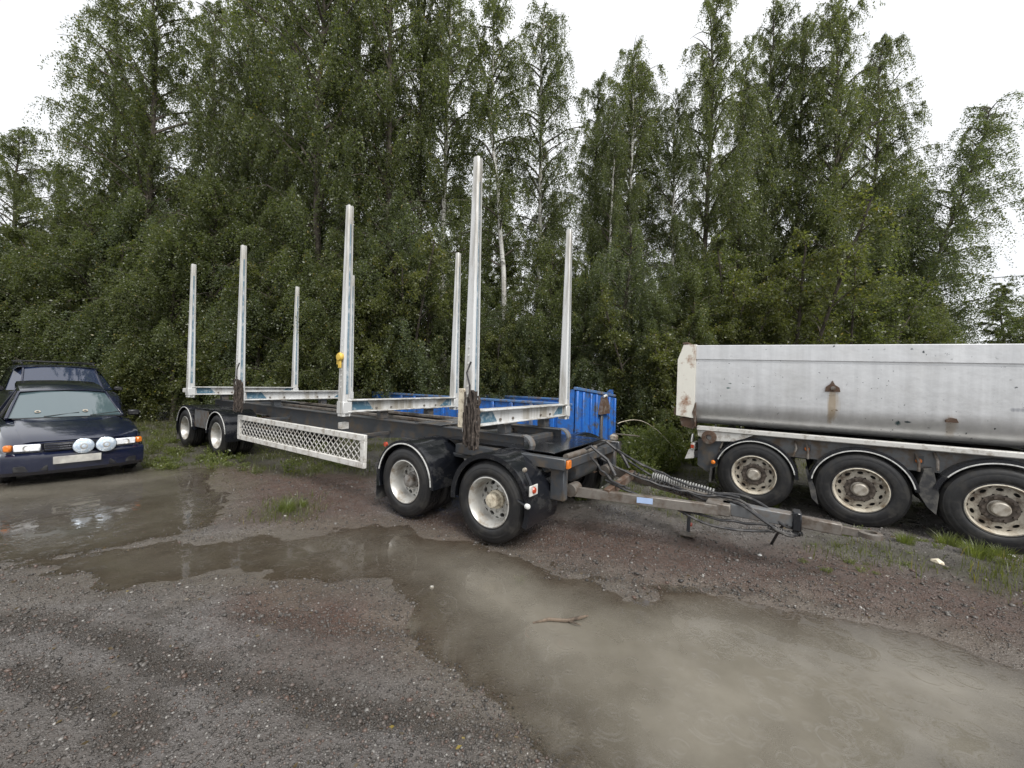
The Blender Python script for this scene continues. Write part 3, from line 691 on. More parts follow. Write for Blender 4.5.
for bi, y in enumerate(BK):
    m = MB(); zt, zb = 1.37, 1.185
    m.box((1.26, y, (zt+zb)/2), (2.3, .05, zt-zb-.03), .004); m.box((1.26, y, zt-.009), (2.32, .17, .018), .004); m.box((1.26, y, zb+.009), (2.32, .17, .018), .004)
    bk = m.build('bunk', 'white_alu', TR)
    for s, x in ((1, .2), (-1, 2.32)):
        MB().prism([(x, zb+.03), (x, zt-.03), (x+s*.26, zt-.03), (x+s*.36, zb+.03)] if s > 0 else [(x, zb+.03), (x, zt-.03), (x-.12, zt-.03), (x-.30, zb+.03)], y-.029, y-.0255, 'xz').build('sticker', 'sticker', bk)
    for x in (.76, 1.76): MB().box((x, y, 1.12), (.14, .12, .13), .006).box((x, y, 1.182), (.3, .2, .012), .003).build('bunk_mount', 'chassis', bk)
    for x in (.62, .9, 1.62, 1.9): MB().tube([(x, y-.025, 1.235), (x, y-.043, 1.235)], .017, 8).build('bolt', 'rust_grey', bk)
    for x in (.09, 2.43):
        near = x < 1
        st = stake_mb(1.13, 4.165, 1.4, .145, .085, .13, .085).build('stake', 'white_alu', TR, (x, y, 0))
        for sg in (-1, 1):
            w = .17; pr = []
            MB().loft([[(sx_*wx, sg*(hw-.018-dy), zz) for sx_, dy in ((-1, 0), (1, 0), (1, .004), (-1, .004))] for wx, hw, zz in ((.022, .0725, 1.45), (.013, .0454, 3.9))]).build('stripe', 'stripe', st)
        m = MB(); so = -1 if near else 1
        for k in range(9):
            z = 1.55+k*.085; t = (z-1.4)/2.765
            m.tube([(so*((.13-.045*t)/2-.004), 0, z), (so*((.13-.045*t)/2+.006), 0, z)], .011, 8)
        m.build('rivet_row', 'trim', st)
        MB().box((0, 0, 1.255), (.142, .16, .17), .006).build('stake_socket', 'white_alu', st)
MB().box((.12, 8.95, 1.27), (.1, .22, .1), .01).build('rear_marker_block', 'grey_white', TR)
MB().box((.35, 3.0, .98), (.12, .1, .1), .008).build('white_plate', 'grey_white', TR, (-.2, -.2, 0))
kb = MB().lathe([(0, -.035), (.05, -.03), (.065, 0), (.05, .03), (0, .035)], 14).box((0, .0, -.09), (.03, .05, .14), .01).box((0, .05, -.05), (.02, .04, .12), .008)
kb.build('strap_ratchet', 'yellow', TR, (0.0, 2.70, 1.98))
# side guards of white lattice
def side_guard(x0, sx):
    y0, y1, z0, z1 = 2.10, 5.95, .465, .92; w = .085
    m = MB().box((0, (y0+y1)/2, z1-w/2), (.05, y1-y0, w), .006).box((0, (y0+y1)/2, z0+w/2), (.05, y1-y0, w), .006).box((0, y0+.045, (z0+z1)/2), (.05, .09, z1-z0-2*w), .004).box((0, y1-.045, (z0+z1)/2), (.05, .09, z1-z0-2*w), .004)
    sg = m.build('side_guard', 'grey_white', TR, (x0, 0, 0))
    ya, yb, za, zb = y0+.085, y1-.085, z0+w-.005, z1-w+.005; hh = zb-za; run = hh*1.15
    full = {}
    for dr in (1, -1):
        k = -4
        while ya+k*.125 < yb:
            p, q = ya+k*.125, ya+k*.125+run; k += 1
            t0, t1 = max(0, (ya-p)/run), min(1, (yb-p)/run)
            if t1-t0 < .1: continue
            if t0 == 0 and t1 == 1 and dr in full:
                o = bpy.data.objects.new('lattice_bar', full[dr][0]); C.objects.link(o); o.parent = sg; o.location = (0, p-full[dr][1], 0); continue
            a = (sx*.006*dr, p+run*t0, za+hh*t0 if dr > 0 else zb-hh*t0); c_ = (sx*.006*dr, p+run*t1, za+hh*t1 if dr > 0 else zb-hh*t1)
            o = MB().bar(a, c_, .009, .013, .001, up=(0, .8, .6)).build('lattice_bar', 'grey_white', sg)
            if t0 == 0 and t1 == 1: full[dr] = (o.data, p)
    for y in (2.5, 5.5): MB().box((sx*.35, y, .85), (.7, .05, .05), .005).build('guard_arm', 'chassis', TR, (x0, 0, 0))
side_guard(.03, 1); side_guard(2.49, -1)
# bundles of dark strapping hanging by two of the near stakes
def bundle(y, z0, z1, wid, label, pad):
    rr = random.Random(int(y*10)); m = MB()
    for k in range(44):
        yy = rr.uniform(-wid/2, wid/2); xx = -.03+rr.uniform(-.035, .035); pts = []
        za, zb_ = z0+rr.uniform(0, .1), z1-rr.uniform(0, .22)*(abs(yy)/wid*3)
        for j in range(9): pts.append((xx+rr.uniform(-.012, .012), yy*(1-.1*j/8)+rr.uniform(-.014, .014), za+(zb_-za)*j/8))
        m.tube(pts, rr.uniform(.008, .014), 5)
    e = empty('strap_bundle', TR.matrix_basis @ Vector((-.035, y, 0)), T_YAW, label, 'strap bundle')
    m.build('strands', 'bark_dark', e)
    rr = random.Random(5)
    MB().tube([(-.03, wid*.2, z1-.1), (-.06, wid*.1, z1+.05), (-.02, wid*.5, z1+.18), (.0, wid*.3, z1+.3)], .011, 6).build('cord', 'hose', e)
    if pad: MB().box((-.045, wid/2+.035, (z0+z1)/2+.12), (.02, .085, .42), .009).build('pad', 'pad', e)
TR.matrix_basis = Matrix.Translation((*T_LOC, 0)) @ Matrix.Rotation(T_YAW, 4, 'Z')
bundle(BK[0]-.15, .96, 1.6, .2, 'brown strap bundle with a cream pad hanging at the tallest near stake', True)
bundle(BK[2]-.33, .98, 1.6, .22, 'dark brown strap bundle without a pad tied to a rear near stake', False)

# ------------------------------------------------------------------ the tipper trailer
# body sheet: dull silver with drip streaks, scuffs and rust runs below its two lugs
m_body, n, l, b = new_mat('weathered_silver_body')
v = objco(n)
sx = n.new('ShaderNodeSeparateXYZ'); l.new(v, sx.inputs[0])
mp = n.new('ShaderNodeMapping'); mp.inputs['Scale'].default_value = (1, 1, .06); l.new(v, mp.inputs['Vector'])
st = noise(n, l, mp.outputs['Vector'], 9, 6, .65)
col = mixc(n, l, ramp(n, l, st, .25, .8), (.56, .565, .57), (.76, .765, .77))
col = mixc(n, l, math_(n, l, 'MULTIPLY', ramp(n, l, noise(n, l, v, 2.2, 5), .5, .75), .4), col, (.5, .49, .47))
sp = noise(n, l, v, 19, 3, .5); sp2 = noise(n, l, v, 6, 2)
col = mixc(n, l, math_(n, l, 'MULTIPLY', ramp(n, l, sp, .672, .69), ramp(n, l, sp2, .5, .6)), col, (.07, .08, .085))
def yz_patch(y0, z0, wy, wz, soft=.4):
    dy = math_(n, l, 'DIVIDE', math_(n, l, 'SUBTRACT', sx.outputs[1], y0), wy); dz = math_(n, l, 'DIVIDE', math_(n, l, 'SUBTRACT', sx.outputs[2], z0), wz)
    d = math_(n, l, 'ADD', math_(n, l, 'MULTIPLY', dy, dy), math_(n, l, 'MULTIPLY', dz, dz))
    d = math_(n, l, 'ADD', d, math_(n, l, 'MULTIPLY', math_(n, l, 'SUBTRACT', st, .5), 4.2))
    return ramp(n, l, d, .1, 1.1, (1, 1, 1, 1), (0, 0, 0, 1))
for (y, z, a, c_, k, cc) in ((1.6, 1.68, .075, .3, .62, (.34, .22, .08)), (.43, 1.47, .06, .16, .32, (.34, .22, .09)), (2.92, 1.88, .035, .016, .9, (.02, .09, .08)), (2.9, 1.955, .03, .012, .9, (.03, .08, .07)),
                         (.92, 1.47, .03, .04, .9, (.02, .07, .08)), (.82, 1.5, .035, .014, .9, (.03, .06, .07)), (-.15, 1.72, .12, .03, .6, (.2, .21, .25)), (1.75, 2.6, .12, .02, .7, (.06, .12, .05))):
    col = mixc(n, l, math_(n, l, 'MULTIPLY', yz_patch(y, z, a, c_), k), col, cc)
l.new(col, b.inputs['Base Color']); b.inputs['Metallic'].default_value = .72
l.new(math_(n, l, 'ADD', math_(n, l, 'MULTIPLY', st, .22), .3), b.inputs['Roughness'])
bump(n, l, b, noise(n, l, v, 3.5, 4), .25, .03)

TP = empty('tipper_trailer', (*K_LOC, K_Z), K_YAW, 'silver tipper trailer with rusty rear post parked by the wood', 'trailer')
KA = [0., 1.268, 2.536]; L0, L1 = -4.4, 3.42
def topz(y): return 2.505+.026*y
def body_ring(y):
    t = topz(y)
    o = [(0, t), (-.012, t-.01), (-.012, t-.235), (.022, t-.240), (.022, t-.270), (0, t-.275), (0, 1.64), (.006, 1.56), (.024, 1.485), (.075, 1.38), (.15, 1.30), (.27, 1.255), (.5, 1.235)]
    i = [(.5, 1.28), (.3, 1.3), (.19, 1.36), (.1, 1.46), (.06, 1.6), (.055, t-.2), (.055, t)]
    half = o; ring = [(x, y, z) for x, z in o]+[(2.52-x, y, z) for x, z in o[::-1]]+[(2.52-x, y, z) for x, z in i]+[(x, y, z) for x, z in i[::-1]]
    return ring
ys = [L0, -3.2, -2, -1, 0, 1, 2, 3, L1]
rr = random.Random(3)
MB().loft([body_ring(y) for y in ys]).build('body', m_body, TP, smooth=30)
MB().box((1.26, L0+.02, 1.85), (2.45, .05, 1.1), .005).build('front_wall', m_body, TP)
# rear post and tailgate
m = MB().prism([(L1+.003, 1.35), (L1+.003, topz(L1)+.012), (L1+.20, topz(L1)+.012), (L1+.29, 2.35), (L1+.29, 1.38)], -.035, .09)
m.build('rear_post', 'cream', TP)
MB().prism([(L1+.003, 1.35), (L1+.003, topz(L1)+.012), (L1+.20, topz(L1)+.012), (L1+.29, 2.35), (L1+.29, 1.38)], 2.43, 2.555).build('rear_post', 'cream', TP)
MB().box((1.26, L1+.16, 1.93), (2.32, .07, 1.1), .01).build('tailgate', 'cream', TP)
m = MB().box((1.26, L1+.17, topz(L1)+.03), (2.6, .1, .04), .01); m.build('tailgate_hinge', 'rusty', TP)
m = MB().prism([(L1-.02, 1.345), (L1+.24, 1.345), (L1+.2, 1.2), (L1+.02, 1.16)], .0, .3); m.build('tailgate_latch', 'rusty', TP)
MB().prism([(L1+.0, 1.32), (L1+.03, 1.45), (L1-.02, 1.62), (L1-.03, 1.2)], -.042, -.0, 'yz').build('rust_edge', 'rusty', TP)
MB().prism([(L1+.28, 1.55), (L1+.33, 1.5), (L1+.33, 1.4), (L1+.28, 1.36)], -.02, .1).build('tailgate_hook', 'rusty', TP)
# lower frame
m = MB().box((.05, (L0+3.38)/2-.0, 1.185), (.11, 3.38-L0, .075), .012); m.build('side_rail', 'grey_white', TP)
MB().box((2.47, (L0+3.38)/2, 1.185), (.11, 3.38-L0, .075), .012).build('side_rail', 'grey_white', TP)
for x in (.14, 2.38): MB().box((x, -.6, 1.0), (.02, 7.0, .29), .004).build('valance', 'chassis_grey', TP)
for x in (.8, 1.72): MB().box((x, -.5, .9), (.12, 7.6, .28), .01).build('frame_rail', 'chassis', TP)
for y in (-3.6, -2.2, -.65, .62, 1.9, 3.1): MB().box((1.26, y, 1.06), (2.2, .1, .1), .01).build('crossmember', 'chassis', TP)
for y in KA:
    tipper_wheel(TP, y); tipper_wheel(TP, y, 2.52, True)
    MB().tube([(.4, y, .5), (2.12, y, .5)], .075, 12).build('axle', 'chassis', TP)
for fl in (False, True):
    X0 = 2.52 if fl else 0.; W = -.42 if fl else .42
    guard(TP, KA[0], .517, .60, W, 15, 165, 'plastic', X0, (35, 112), .05); guard(TP, KA[1], .517, .585, W, 5, 172, 'plastic', X0, (8, 168)); guard(TP, KA[2], .517, .575, W, 12, 178, 'plastic', X0, (20, 170))
    s = -1 if fl else 1
    for y, z in ((2.02, 1.0), (1.88, .98), (3.0, 1.0), (.72, .98), (.55, 1.02)):
        MB().tube([(X0+s*.12, y, z+.1), (X0+s*.06, y-.02, z), (X0+s*.05, y+.02*(1 if y > 1.9 else -1), z-.12)], .017, 8).build('guard_stay', 'rust_grey', TP)
    MB().prism([(.58, .93), (.66, .9), (.72, .62), (.62, .42), (.54, .34), (.52, .6)], X0-s*.005, X0+s*.36, 'yz').build('mud_flap', 'flap', TP)
    mfl = MB()
    mfl.prism([(1.86, .72), (1.88, .7), (1.80, .3), (1.72, .22), (1.76, .45)], X0+s*.01, X0+s*.34); mfl.build('mud_flap', 'flap', TP)
    MB().prism([(3.12, .66), (3.15, .66), (3.17, .3), (3.14, .3)], X0+s*.01, X0+s*.36).build('mud_flap', 'flap', TP)
    MB().lathe([(0, -.025), (.022, -.023), (.033, -.01), (.036, .01), (0, .01)], 14).build('side_lamp', 'amber', TP, (X0-s*.012, 3.11, .64), rot=(0, 0, math.pi if fl else 0))
    for y, z in ((1.87, 1.0), (.69, .99)):
        lp = MB().box((X0+s*.128, y, z+.02), (.012, .09, .1), .004).build('lamp_base', 'chassis', TP)
        MB().lathe([(0, -.025), (.025, -.022), (.034, 0), (0, 0)], 14).build('marker_lamp', 'amber', lp, (X0+s*.12, y, z), rot=(0, 0, math.pi if fl else 0))
m = MB().prism([(3.37, 1.145), (2.55, 1.145), (2.78, 1.02), (3.2, .98), (3.36, 1.06)], .02, .06); m.build('gusset_plate', 'grey_white', TP)
MB().lathe([(.11, -.05), (.11, .05), (.045, .055), (.045, -.055)], 20, closed=True).build('hinge_eye', 'rusty', TP, (-.01, 3.18, 1.05))
MB().prism([(3.0, 1.02), (3.36, 1.0), (3.36, .55), (3.2, .45), (3.05, .6)], .06, .3).build('rear_bracket', 'chassis', TP)
MB().prism([(3.0, 1.02), (3.36, 1.0), (3.36, .55), (3.2, .45), (3.05, .6)], 2.22, 2.46).build('rear_bracket', 'chassis', TP)
for s, x in ((1, .2), (-1, 2.32)):
    tl_ = MB().box((x, 3.44, .86), (.36, .06, .12), .01).build('tail_lamp', 'grey_white', TP)
    MB().box((x-s*.06, 3.476, .86), (.14, .012, .09), .004).build('lens', 'red', tl_); MB().box((x-s*.183, 3.44, .86), (.006, .05, .06), .002).build('lens', 'red', tl_)
    MB().box((x-s*.1, 3.46, 1.0), (.12, .02, .14), .006, Matrix.Rotation(R(8), 3, 'X')).build('lamp_plate', 'trim', TP)
    MB().prism([(3.42, .8), (3.5, .8), (3.56, .63), (3.42, .66)], x-s*.16, x-s*.1).build('lamp_guard', 'grey_white', TP)
MB().box((1.26, 3.4, .72), (2.3, .1, .12), .01).build('underrun_bar', 'chassis', TP)
# lugs on the side
lg_ = MB().prism([(1.52, 1.87), (1.69, 1.87), (1.68, 1.94), (1.635, 1.98), (1.61, 2.03), (1.58, 1.97), (1.53, 1.93)], -.045, .0); lg_.build('side_lug', 'rusty', TP)
MB().lathe([(0, -.012), (.028, -.01), (.03, .01), (0, .01)], 14).build('lug_bolt', 'rust_grey', TP, (-.05, 1.6, 1.92))
MB().prism([(.38, 1.53), (.49, 1.53), (.49, 1.56), (.45, 1.59), (.4, 1.58)], -.035, .03).build('side_lug', 'rusty', TP)
for x in (.8, 1.72):
    MB().box((x, -3.7, .42), (.13, .13, .9), .01).box((x, -3.7, .0), (.3, .3, .04), .006).build('landing_leg', 'chassis', TP)

# ------------------------------------------------------------------ the blue container behind
CT_Z = gz(2.0, 9.5)
CN = empty('container', (1.42, 8.75, 0), R(56), 'low blue steel container with one high rusted end wall behind the trailer', 'container')
Lc = 7.2
for x, s in ((0, 1), (2.5, -1)):
    w = MB().box((x+s*.03, Lc/2+.05, .8), (.02, Lc, .86), .004).build('side_wall', 'blue', CN)
    MB().box((x+s*.02, Lc/2+.05, 1.255), (.1, Lc, .06), .01).build('top_rail', 'blue_rim', w); MB().box((x+s*.02, Lc/2+.05, .38), (.12, Lc, .1), .01).build('bottom_rail', 'blue', w)
    for k in range(12): MB().box((x-s*.01, .55+k*.58, .82), (.06, .09, .8), .012).build('rib', 'blue_rim' if k % 3 == 1 else 'blue', w)
    MB().prism([(.012, .25), (.012, 1.6), (.1, 1.6), (.42, 1.3), (.42, .25)], x-s*.012, x+s*.05).build('corner_gusset', 'blue', CN)
e_ = MB().prism([(0.06, .2), (0.06, 1.62), (2.44, 1.43), (2.44, .2)], -.03, .01, 'xz').build('end_wall', 'blue', CN)
MB().bar((-.02, -.012, 1.625), (2.52, -.012, 1.435), .1, .07, .01).build('top_rim', 'blue_rim', e_)
for x in (.02, .35, .8, 1.15, 2.05, 2.48):
    MB().box((x, -.05, .2+(1.38-.08*x)/2), (.09, .07, 1.36-.08*x), .015).build('rib', 'blue', e_)
hp = MB().prism([(1.3, .98), (1.95, .98), (1.82, 1.3), (1.68, 1.44), (1.52, 1.42), (1.42, 1.25)], -.12, -.03, 'xz').build('hook_plate', 'rusty', e_)
MB().tube([(1.48, -.1, 1.42), (1.62, -.12, 1.46), (1.74, -.1, 1.42)], .03, 8).build('hook_bar', 'trim', e_)
MB().box((1.5, -.06, .6), (.12, .05, .7), .01).build('hook_rail', 'chassis_grey', e_)
m = MB().box((1.25, Lc/2, .3), (2.44, Lc, .05), .005); m.build('floor', 'blue_rim', CN)
for x in (.7, 1.8): MB().box((x, Lc/2, .15), (.16, Lc, .25), .01).build('skid', 'rusty', CN)
CN.location.z = CT_Z-.02

# ------------------------------------------------------------------ cars
def make_car(name, loc, yaw, z, sc, label, P):
    e = empty(name, (*loc, z), yaw, label, 'car', scale=sc)
    W, L, paint = P['w']/2, P['L'], P['paint']
    zh, zc, zb = P['hood'], P['cowl'], P['belt']; s0, s1, s2, s3 = P['s']        # windscreen base, roof front, roof rear, rear base
    wa, wr = P['wa'], P['wr']; so = P.get('so', 0.)
    def hoodz(s): return zh+(zc-zh)*min(1, max(0, (s-.1)/(s0-.1)))**.75
    # lower body as a loft; half ring mirrored
    st = [0.02, .07, .2, .45, .8, s0, 1.9, 2.8, L-.6, L-.15, L]
    def ring(s):
        f = min(1, s/.45); r = min(1, (L-s)/.5)
        w = W*(.90+.10*math.sin(f*math.pi/2))*(.9+.1*math.sin(r*math.pi/2))
        top = hoodz(s) if s < s0 else zb
        if s < .1: top = zh-.06+(s/.1)*.06
        zl = .24 if .3 < s < L-.3 else .27
        pts = [(w*.93, zl), (w*.985, zl+.1), (w, .5*(zl+top)), (w*.985, top-.12), (w*.93, top-.03), (w*.84, top), (w*.4, top+.022), (0, top+.028)]
        full = pts+[(-x, zz) for x, zz in pts[::-1][1:]]+[(-w*.5, zl), (w*.5, zl)]
        return [(x, s+.15*(x/W)**2*max(0, 1-s/.7), zz) for x, zz in full]
    MB().loft([ring(s) for s in st]).build('body', paint, e, smooth=35)
    # hood panel proud of the body
    H = []
    for s in (.035, .1, .3, .6, .9, s0-.04):
        w = W*(.70+.06*min(1, s/.6)); t = hoodz(s)-(.035 if s < .05 else 0)
        H.append([(x, s+.15*(x/W)**2*max(0, 1-s/.7), zz) for x, zz in ((-w, t+.010), (-w*.86, t+.030), (-w*.4, t+.034), (0, t+.038), (w*.4, t+.034), (w*.86, t+.030), (w, t+.010))])
    MB().loft(H, closed=False).build('hood', paint, e, smooth=50)
    # greenhouse
    def gr(s, zz, w, bow): return [(-w, s+bow, zz), (-w*.55, s+bow*.3, zz+.006), (0, s, zz+.01), (w*.55, s+bow*.3, zz+.006), (w, s+bow, zz)]
    zr = P['roof']
    b0, t0 = gr(s0, zc+.03, wa, .14), gr(s1, zr, wr, .07)
    MB().loft([[tuple(np.array(a)*(1-t)+np.array(c)*t) for a, c in zip(b0, t0)] for t in (.0, .33, .66, 1.)], closed=False).build('windscreen', P['glass'], e, smooth=60)
    RF = []
    for s, dz, kw in P.get('rf', ((s1, 0.0, 1), (s1+.06, .022, 1), ((s1+s2)/2, .05, 1), (s2, .03, .97), (s2+.12, -.02, .95))):
        q = so*.75
        RF.append([(-wr*kw-.02-q, s, zr+dz-.05-q*.35), (-wr*kw-q*.6, s, zr+dz-q*.1), (-wr*.6, s, zr+dz+.02), (0, s, zr+dz+.03), (wr*.6, s, zr+dz+.02), (wr*kw+q*.6, s, zr+dz-q*.1), (wr*kw+.02+q, s, zr+dz-.05-q*.35)])
    MB().loft(RF, closed=False).build('roof', paint, e, smooth=50)
    MB().loft([[(-wa, s3, zb), (0, s3+.05, zb), (wa, s3, zb)], [(-wr*.95, s2+.1, zr-.02), (0, s2+.13, zr-.01), (wr*.95, s2+.1, zr-.02)]], closed=False).build('rear_window', 'glass_dark', e)
    for sg in (-1, 1):
        MB().loft([[(sg*(wa+.02+so), s0+.18+so, zc+.01), (sg*(wa+.03+so), 2.2, zb), (sg*(wa+.01+so), s3, zb)], [(sg*(wr+so*.75), s1+.1+so, zr-.03-so*.3), (sg*(wr+.015+so*.75), (s1+s2)/2, zr-so*.3), (sg*(wr*.96+so*.75), s2+.08, zr-.03-so*.3)]], closed=False).build('side_window', 'glass_dark', e)
        if so: MB().loft([[(sg*(wa+.0), s0+.15, zc+.02), (sg*(wa+.02+so), s0+.2+so, zc+.01)], [(sg*(wr+.0), s1+.1, zr-.01), (sg*(wr+so*.75), s1+.12+so, zr-.03-so*.3)]], closed=False).build('quarter_window', P['glass'], e)
        MB().bar((sg*(wa+.005), s0+.12, zc+.02), (sg*(wr+.005), s1+.07, zr-.005), .045, .05, .01).build('front_pillar', paint, e)
        MB().bar((sg*(wa+.035), 2.25, zb), (sg*(wr+.012), 2.3, zr), .02, .09, .005, up=(0, 1, 0)).build('door_pillar', 'car_black', e)
        MB().bar((sg*(wa+.02), s3-.02, zb), (sg*wr*.97, s2+.09, zr-.02), .03, .12, .01, up=(0, 1, 0)).build('rear_pillar', paint, e)
        mr = MB().box((sg*(W+.07), s0+.35, zc+.05), (.17, .1, .11), .03).build('mirror', 'car_black', e)
        for y in (.78, L-.8):
            o = MB().lathe([(0, .03), (.1, .04), (.16, .03), (.19, .015)], 24).build('wheel', 'rim', e, (sg*(W-.02), y, .29), rot=(0, 0, 0 if sg < 0 else math.pi))
            tyre_mb(.19, .29, .185, 32, 2).build('tyre', 'rubber', o)
    MB().box((0, s0+.03, zc+.022), (wa*1.85, .1, .014), .004).build('cowl', 'car_black', e)
    for x in (-.3, .25): MB().bar((x, s0+.03, zc+.05), (x+.42, s0+.1, zc+.1), .012, .012, .002).build('wiper', 'car_black', e)
    # bumper
    B = []
    for x, y in ((-W*1.0, .62), (-W*1.0, .3), (-W*.95, .12), (-W*.6, .005), (0, -.03), (W*.6, .005), (W*.95, .12), (W*1.0, .3), (W*1.0, .62)):
        B.append([(x, y+.05, .19), (x*1.004, y-.015, .25), (x*1.005, y-.03, .40), (x*1.005, y-.02, .495), (x*.99, y+.03, .53), (x*.9, y+.1, .53), (x*.9, y+.12, .19)])
    bp_ = MB().loft(B).build('bumper', P['bump'], e, smooth=40)
    for sg in (-1, 1): MB().box((sg*.5, .012, .3), (.34, .03, .09), .01, Matrix.Rotation(R(10*sg), 3, 'Z')).build('air_intake', 'car_black', bp_)
    gl_ = MB().box((0, .02, .605), (W*.92, .04, .12), .01).build('grille', 'car_black', e)
    for k in range(3): MB().box((0, -.003, .572+k*.034), (W*.9, .014, .012), .003).build('slat', paint, gl_)
    for sg in (-1, 1):
        ang = Matrix.Rotation(R(13*sg), 3, 'Z')
        hl = MB().box((sg*.535, .06, .612), (.265, .05, .105), .014, ang).build('headlight', 'clear', e)
        MB().lathe([(0, .02), (.03, .01), (.042, -.002), (.045, -.002)], 16).build('reflector_bowl', 'rim', hl, (sg*.54, .03, .61), rot=(0, 0, R(90)))
        MB().box((sg*.715, .125, .612), (.085, .08, .1), .02, Matrix.Rotation(R(28*sg), 3, 'Z')).build('indicator', 'amber', e)
    MB().box((P['plx'], -.078, .405), (.52, .014, .115), .004).build('number_plate', 'plate', e)
    return e
CAR = make_car('parked_car', A_LOC, A_YAW, A_Z, .955, 'navy blue hatchback with two round spotlights on its grille beside the puddle',
    dict(w=1.64, L=3.85, paint='car_paint', bump='car_paint', glass='glass', hood=.70, cowl=.945, belt=.93, s=(1.12, 1.78, 3.1, 3.62), wa=.69, wr=.53, roof=1.40, plx=-.03, rf=((1.78, 0.0, 1), (1.84, .03, 1), (2.4, .11, 1), (3.0, .16, .97), (3.2, .05, .95))))
for x in (.03, .285):
    a = MB().lathe([(0, -.075), (.05, -.072), (.1, -.06), (.122, -.045)], 28).build('spotlight', 'lens_blue', CAR, (x, -.03, .60), rot=(0, 0, R(90)))
    MB().lathe([(.03, -.079), (.045, -.0775), (.045, -.0755), (.03, -.0765)], 24, closed=True).build('bulb_shield', 'rim', a)
    MB().lathe([(.122, -.05), (.128, -.045), (.126, -.02), (.07, .06), (0, .07), (0, .0)], 28).build('housing', 'car_black', a)
for x in (-.36, .2):
    o = MB().lathe([(.018, .0), (.018, .003), (.036, .003), (.036, .0)], 20, closed=True).build('screen_sticker', 'disc', CAR, (x, 1.25+.14*(x/.7)**2-.004, 1.072), rot=(R(33), 0, 0)); o.data.transform(Matrix.Rotation(R(-90), 4, 'Y'))
VAN_LOC = (A_LOC[0]-math.sin(A_YAW)*4.75+math.cos(A_YAW)*.42, A_LOC[1]+math.cos(A_YAW)*4.75+math.sin(A_YAW)*.42)
VAN = make_car('parked_van', VAN_LOC, A_YAW+R(1), .02, 1.0, 'taller dark blue car with roof rails half hidden behind the navy hatchback',
    dict(w=1.86, L=4.6, paint='car_paint2', bump='car_black', glass='glass_blue', hood=.95, cowl=1.12, belt=1.12, s=(1.0, 1.75, 4.0, 4.45), wa=.68, wr=.60, so=.2, roof=1.70, plx=0.))
for sg in (-1, 1): MB().tube([(sg*.62, 1.9, 1.76), (sg*.62, 2.1, 1.82), (sg*.62, 3.8, 1.82), (sg*.62, 4.0, 1.76)], .02, 8).build('roof_rail', 'car_black', VAN)
for y in (2.3, 3.3): MB().box((0, y, 1.845), (1.4, .06, .03), .008).build('roof_bar', 'car_black', VAN)

# ------------------------------------------------------------------ fallen stick and pale rocks
m = MB().tube([(-.2, -.01, .0), (-.08, .012, .012), (.05, -.005, .01), (.16, .02, .018), (.22, .05, .012)], [.006, .012, .013, .011, .005], 7).tube([(.05, -.005, .012), (.1, -.05, .02), (.14, -.06, .012)], [.007, .005, .003], 6)
tag(m.build('fallen_stick', 'wood', None, (*g(560, 622, -.035), WL+.002), rot=(0, 0, R(4))), 'short bare stick floating in the brown puddle', 'stick')
m = MB().tube([(-.07, 0, 0), (0, .012, .006), (.08, -.004, .0)], [.004, .006, .003], 6)
tag(m.build('fallen_stick', 'wood', None, (*g(518, 506), gz(*g(518, 506))+.01), rot=(0, 0, R(-50))), 'dark little twig on the red soil beneath the log trailer drawbar', 'stick')
def rock(px, py, s, label, c='grey_white', seed=1):
    rg = np.random.default_rng(seed); mb = MB(); q = ICO*(1+rg.normal(0, .14, (12, 1)))*np.array([1.2, .9, .55])*s/2
    mb.add([tuple(p) for p in q], [tuple(f) for f in ICF]); x, y = g(px, py, -.05 if px > 800 else 0)
    for _ in range(4): x, y = g(px, py, gz(x, y))
    tag(mb.build('rock', c, None, (x, y, gz(x, y)+s*.12), rot=(0, 0, seed)), label, 'rock')
rock(937, 563, .1, 'whitish rock on the gravel in front of the rearmost visible tipper wheel', 'pad', 2)
rock(1010, 556, .07, 'small white rock in the grass under the right tipper wheel', 'trim', 3)
rock(760, 556, .05, 'pale stone on the gravel past the end of the drawbar', 'trim', 4)
rock(432, 588, .05, 'small light stone at the puddle edge left of the puddle neck', 'grey_white', 5)

